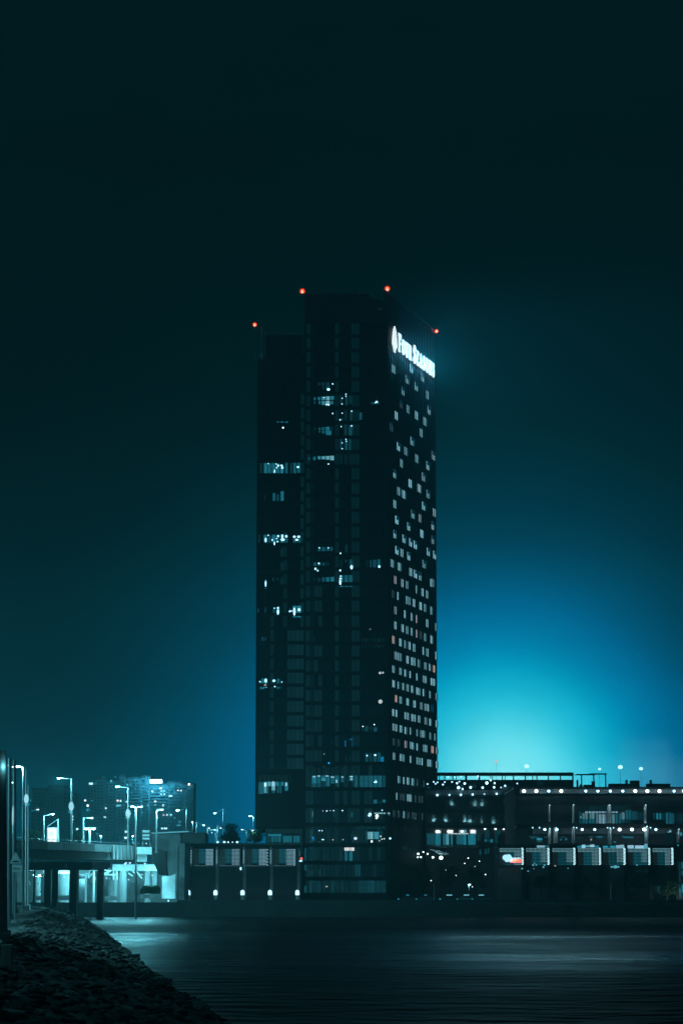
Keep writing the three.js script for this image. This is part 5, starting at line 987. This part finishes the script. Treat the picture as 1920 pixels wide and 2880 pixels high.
// glowing poster and striped board on the viaduct
{
  const D = deckAt(148), p = thing('poster_case', 'glowing white poster case standing on the viaduct', 'poster case', V(xAt(148, D), 13.2, -D));
  const t = plateTexture((g, w, h) => { g.fillStyle = '#f4fbfc'; g.fillRect(0, 0, w, h); g.fillStyle = '#cfe4e8'; g.beginPath(); g.ellipse(w * 0.45, h * 0.42, w * 0.22, h * 0.2, 0.4, 0, 7); g.fill(); g.fillStyle = '#dfeff2'; g.fillRect(w * 0.15, h * 0.72, w * 0.7, h * 0.05); g.fillRect(w * 0.15, h * 0.82, w * 0.5, h * 0.05); }, 128, 192);
  const m = new THREE.MeshStandardMaterial({ emissiveMap: t, emissiveIntensity: 1.3, roughness: 0.3 }); m.emissive.setRGB(1, 1, 1); m.color.setRGB(0.05, 0.05, 0.05);
  part(p, 'case_frame', pbox(132.5, 2327, 163, 2371, D + 0.05, 0.5), M.paintedPole);
  const a = P(135, 2368, D), b = P(160, 2329, D);
  part(p, 'lit_poster', new THREE.BoxGeometry(b.x - a.x, b.y - a.y, 0.06).translate((a.x + b.x) / 2, (a.y + b.y) / 2, -D + 0.02), m);
  part(p, 'side_post', tube(V(xAt(164, D), 13.2, -D), P(164, 2303, D), 0.16), M.paintedPole);
  part(p, 'brace', tube(P(134, 2325, D), P(161, 2306, D), 0.05), M.paintedPole);
  pointLight(p, P(148, 2350, D - 2), 22);
  const D2 = deckAt(411), q = thing('striped_board', 'dark board with pale horizontal stripes at the viaduct end', 'road sign', V(xAt(411, D2), 13.2, -D2));
  part(q, 'board', pbox(398, 2331, 425, 2366, D2, 0.15), M.darkMetal);
  for (const [y0, y1] of [[2335, 2342], [2346, 2352], [2356, 2361]]) part(q, 'stripe', pbox(401, y0, 421, y1, D2 - 0.02, 0.03), M.whitePaint);
  for (const px of [401, 421]) part(q, 'leg', tube(V(xAt(px, D2), 13.2, -D2 - 0.2), P(px, 2340, D2 + 0.2), 0.07), M.paintedPole);
  const l = P(412, 2372, D2 - 1.6); part(q, 'lamp', ball(l, 0.12), LAMP_SOFT); pointLight(q, l, 6);
}
// traffic signal by the pavilion's right end
{
  const D = 588, o = thing('traffic_signal', 'traffic signal showing red between pavilion and tower', 'traffic signal', V(xAt(847, D), LAND, -D));
  const red = new THREE.MeshStandardMaterial({ roughness: 0.4 }); red.emissive.setRGB(1, 0.06, 0.01); red.emissiveIntensity = 1.2;
  part(o, 'post', tube(V(xAt(847, D), LAND, -D - 0.1), P(847, 2398, D + 0.1), 0.08), M.darkPole);
  part(o, 'housing', pbox(843, 2402, 852, 2424, D + 0.05, 0.35), M.darkMetal);
  part(o, 'red_lens', ball(P(847.3, 2414.5, D), 0.34, 0.85), red);
  part(o, 'white_lens', ball(P(845.5, 2421.5, D), 0.4, 0.42), LAMP_SOFT);
  part(o, 'tube_lamp', pbox(841.5, 2393, 843.5, 2408, D, 0.12), lit(0.45, 'grey'));
}
// parked cars on the promenade before the tower
{
  seed = 900;
  const D = 577;
  const car = (px, label, paint, tail, roof) => {
    const x = xAt(px, D), o = thing('parked_car', label, 'car', V(x, LAND, -D), 'cars parked on the promenade');
    const prof = new THREE.Shape(); [[-2.15, 0.32], [-2.2, 0.75], [-1.75, 0.95], [-1.15, 1.0], [-0.65, 1.42], [0.75, 1.46], [1.45, 1.02], [2.1, 0.92], [2.2, 0.6], [2.15, 0.32]].forEach(([a, b], i) => (i ? prof.lineTo(a, b) : prof.moveTo(a, b)));
    part(o, 'body', new THREE.ExtrudeGeometry(prof, { depth: 1.6, bevelEnabled: true, bevelSize: 0.07, bevelThickness: 0.08, bevelSegments: 2 }).translate(x, LAND, -D - 0.8), paint);
    const win = new THREE.Shape(); [[-1.0, 1.02], [-0.58, 1.36], [0.68, 1.39], [1.25, 1.04]].forEach(([a, b], i) => (i ? win.lineTo(a, b) : win.moveTo(a, b)));
    part(o, 'side_window', new THREE.ExtrudeGeometry(win, { depth: 0.02, bevelEnabled: false }).translate(x, LAND, -D + 0.885), M.carGlass);
    for (const dx of [-1.35, 1.35]) for (const dz of [-0.72, 0.82]) { const w = part(o, 'wheel', new THREE.CylinderGeometry(0.33, 0.33, 0.22, 18).rotateX(Math.PI / 2).translate(x + dx, LAND + 0.33, -D + dz), M.rubber); part(w, 'rim', new THREE.CylinderGeometry(0.19, 0.19, 0.23, 12).rotateX(Math.PI / 2).translate(x + dx, LAND + 0.33, -D + dz + 0.005), M.steel); }
    part(o, 'headlight', ball(V(x - 2.1, LAND + 0.72, -D + 0.75), 0.22, 0.7), lit(0.66, 'cyan', 1.3));
    const r = new THREE.MeshStandardMaterial({ roughness: 0.4 }); r.color.setRGB(0.2, 0.01, 0.01); r.emissive.setRGB(tail ? 0.8 : 0.02, 0.003, 0.02);
    part(o, 'tail_light', new THREE.BoxGeometry(0.34, 0.14, 0.1).translate(x + 2.1, LAND + 0.75, -D + 0.8), r);
    if (roof) part(o, 'roof_glow', new RoundedBoxGeometry(roof, 0.22, 0.3, 2, 0.06).translate(x, LAND + 1.62, -D), lit(roof > 1.1 ? 0.85 : 0.6, 'cyan', 1.2));  // glowing block on the roof for the roof and window glow
    return o;
  };
  car(1146, 'dark parked car nearest the tower corner', M.carPaint[0], 0, 0.7);
  car(1196, 'parked car just left of the thin pale promenade post', M.carPaint[2], 0, 0.5);
  car(1263, 'parked car with bright roof glow and red tail light', M.carPaint[0], 2, 1.3);
  car(1311, 'parked car under the bright white promenade lamp', M.carPaint[1], 0, 1.2);
  car(1353, 'rightmost parked car on the dark promenade', M.carPaint[2], 0, 1.15);
  streetLamp('low promenade lamp with a white glare above the parked cars', { px: 1317, top: 2490, base: 2530, D: 580, w: 1.5, footY: LAND, arms: [[1319, 2488, 2, 1, 6]] });
  for (const [px, t, l] of [[1220, 2489, 'thin pale post on the promenade before the mall'], [1716, 2482, 'pale palm-like post before the middle louvred bay']]) { const o = thing('post', l, 'post', V(xAt(px, 574), LAND, -574)); part(o, 'shaft', tube(V(xAt(px, 574), LAND, -574), P(px, t, 574), 0.16, 0.1), M.paintedPole); part(o, 'finial', ball(P(px, t, 574), 0.18), M.paintedPole); }
}
// tall distant floodlight masts over the mall roof, in the bright air
for (const [px, py, hue, r, l] of [[1394.5, 2142, 'orange', 0.55, 'distant mast with an orange lamp, leftmost over the mall roof'], [1480, 2155, 'pale', 0.75, 'distant mast with white lamp above the long roof frame'], [1685, 2163, 'pale', 0.5, 'distant mast with faint lamp above the open roof frames'], [1743, 2157.5, 'pale', 0.8, 'distant mast with white lamp right of the open roof frames'], [1801, 2162, 'pale', 0.65, 'distant mast with white lamp above the square plant room']]) {
  const D = 840, p = P(px, py, D), o = thing('light_mast', l, 'light mast', V(p.x, LAND, -D));
  part(o, 'mast', tube(V(p.x, LAND, -D - 0.6), V(p.x, p.y - r * 0.5, -D - 0.6), 0.07, 0.05), M.paintedPole);
  part(o, 'lamp', ball(p, r, 0.8), lit(1, hue, hue === 'orange' ? 1.2 : 2.5));
}
renderer.render(scene, camera);
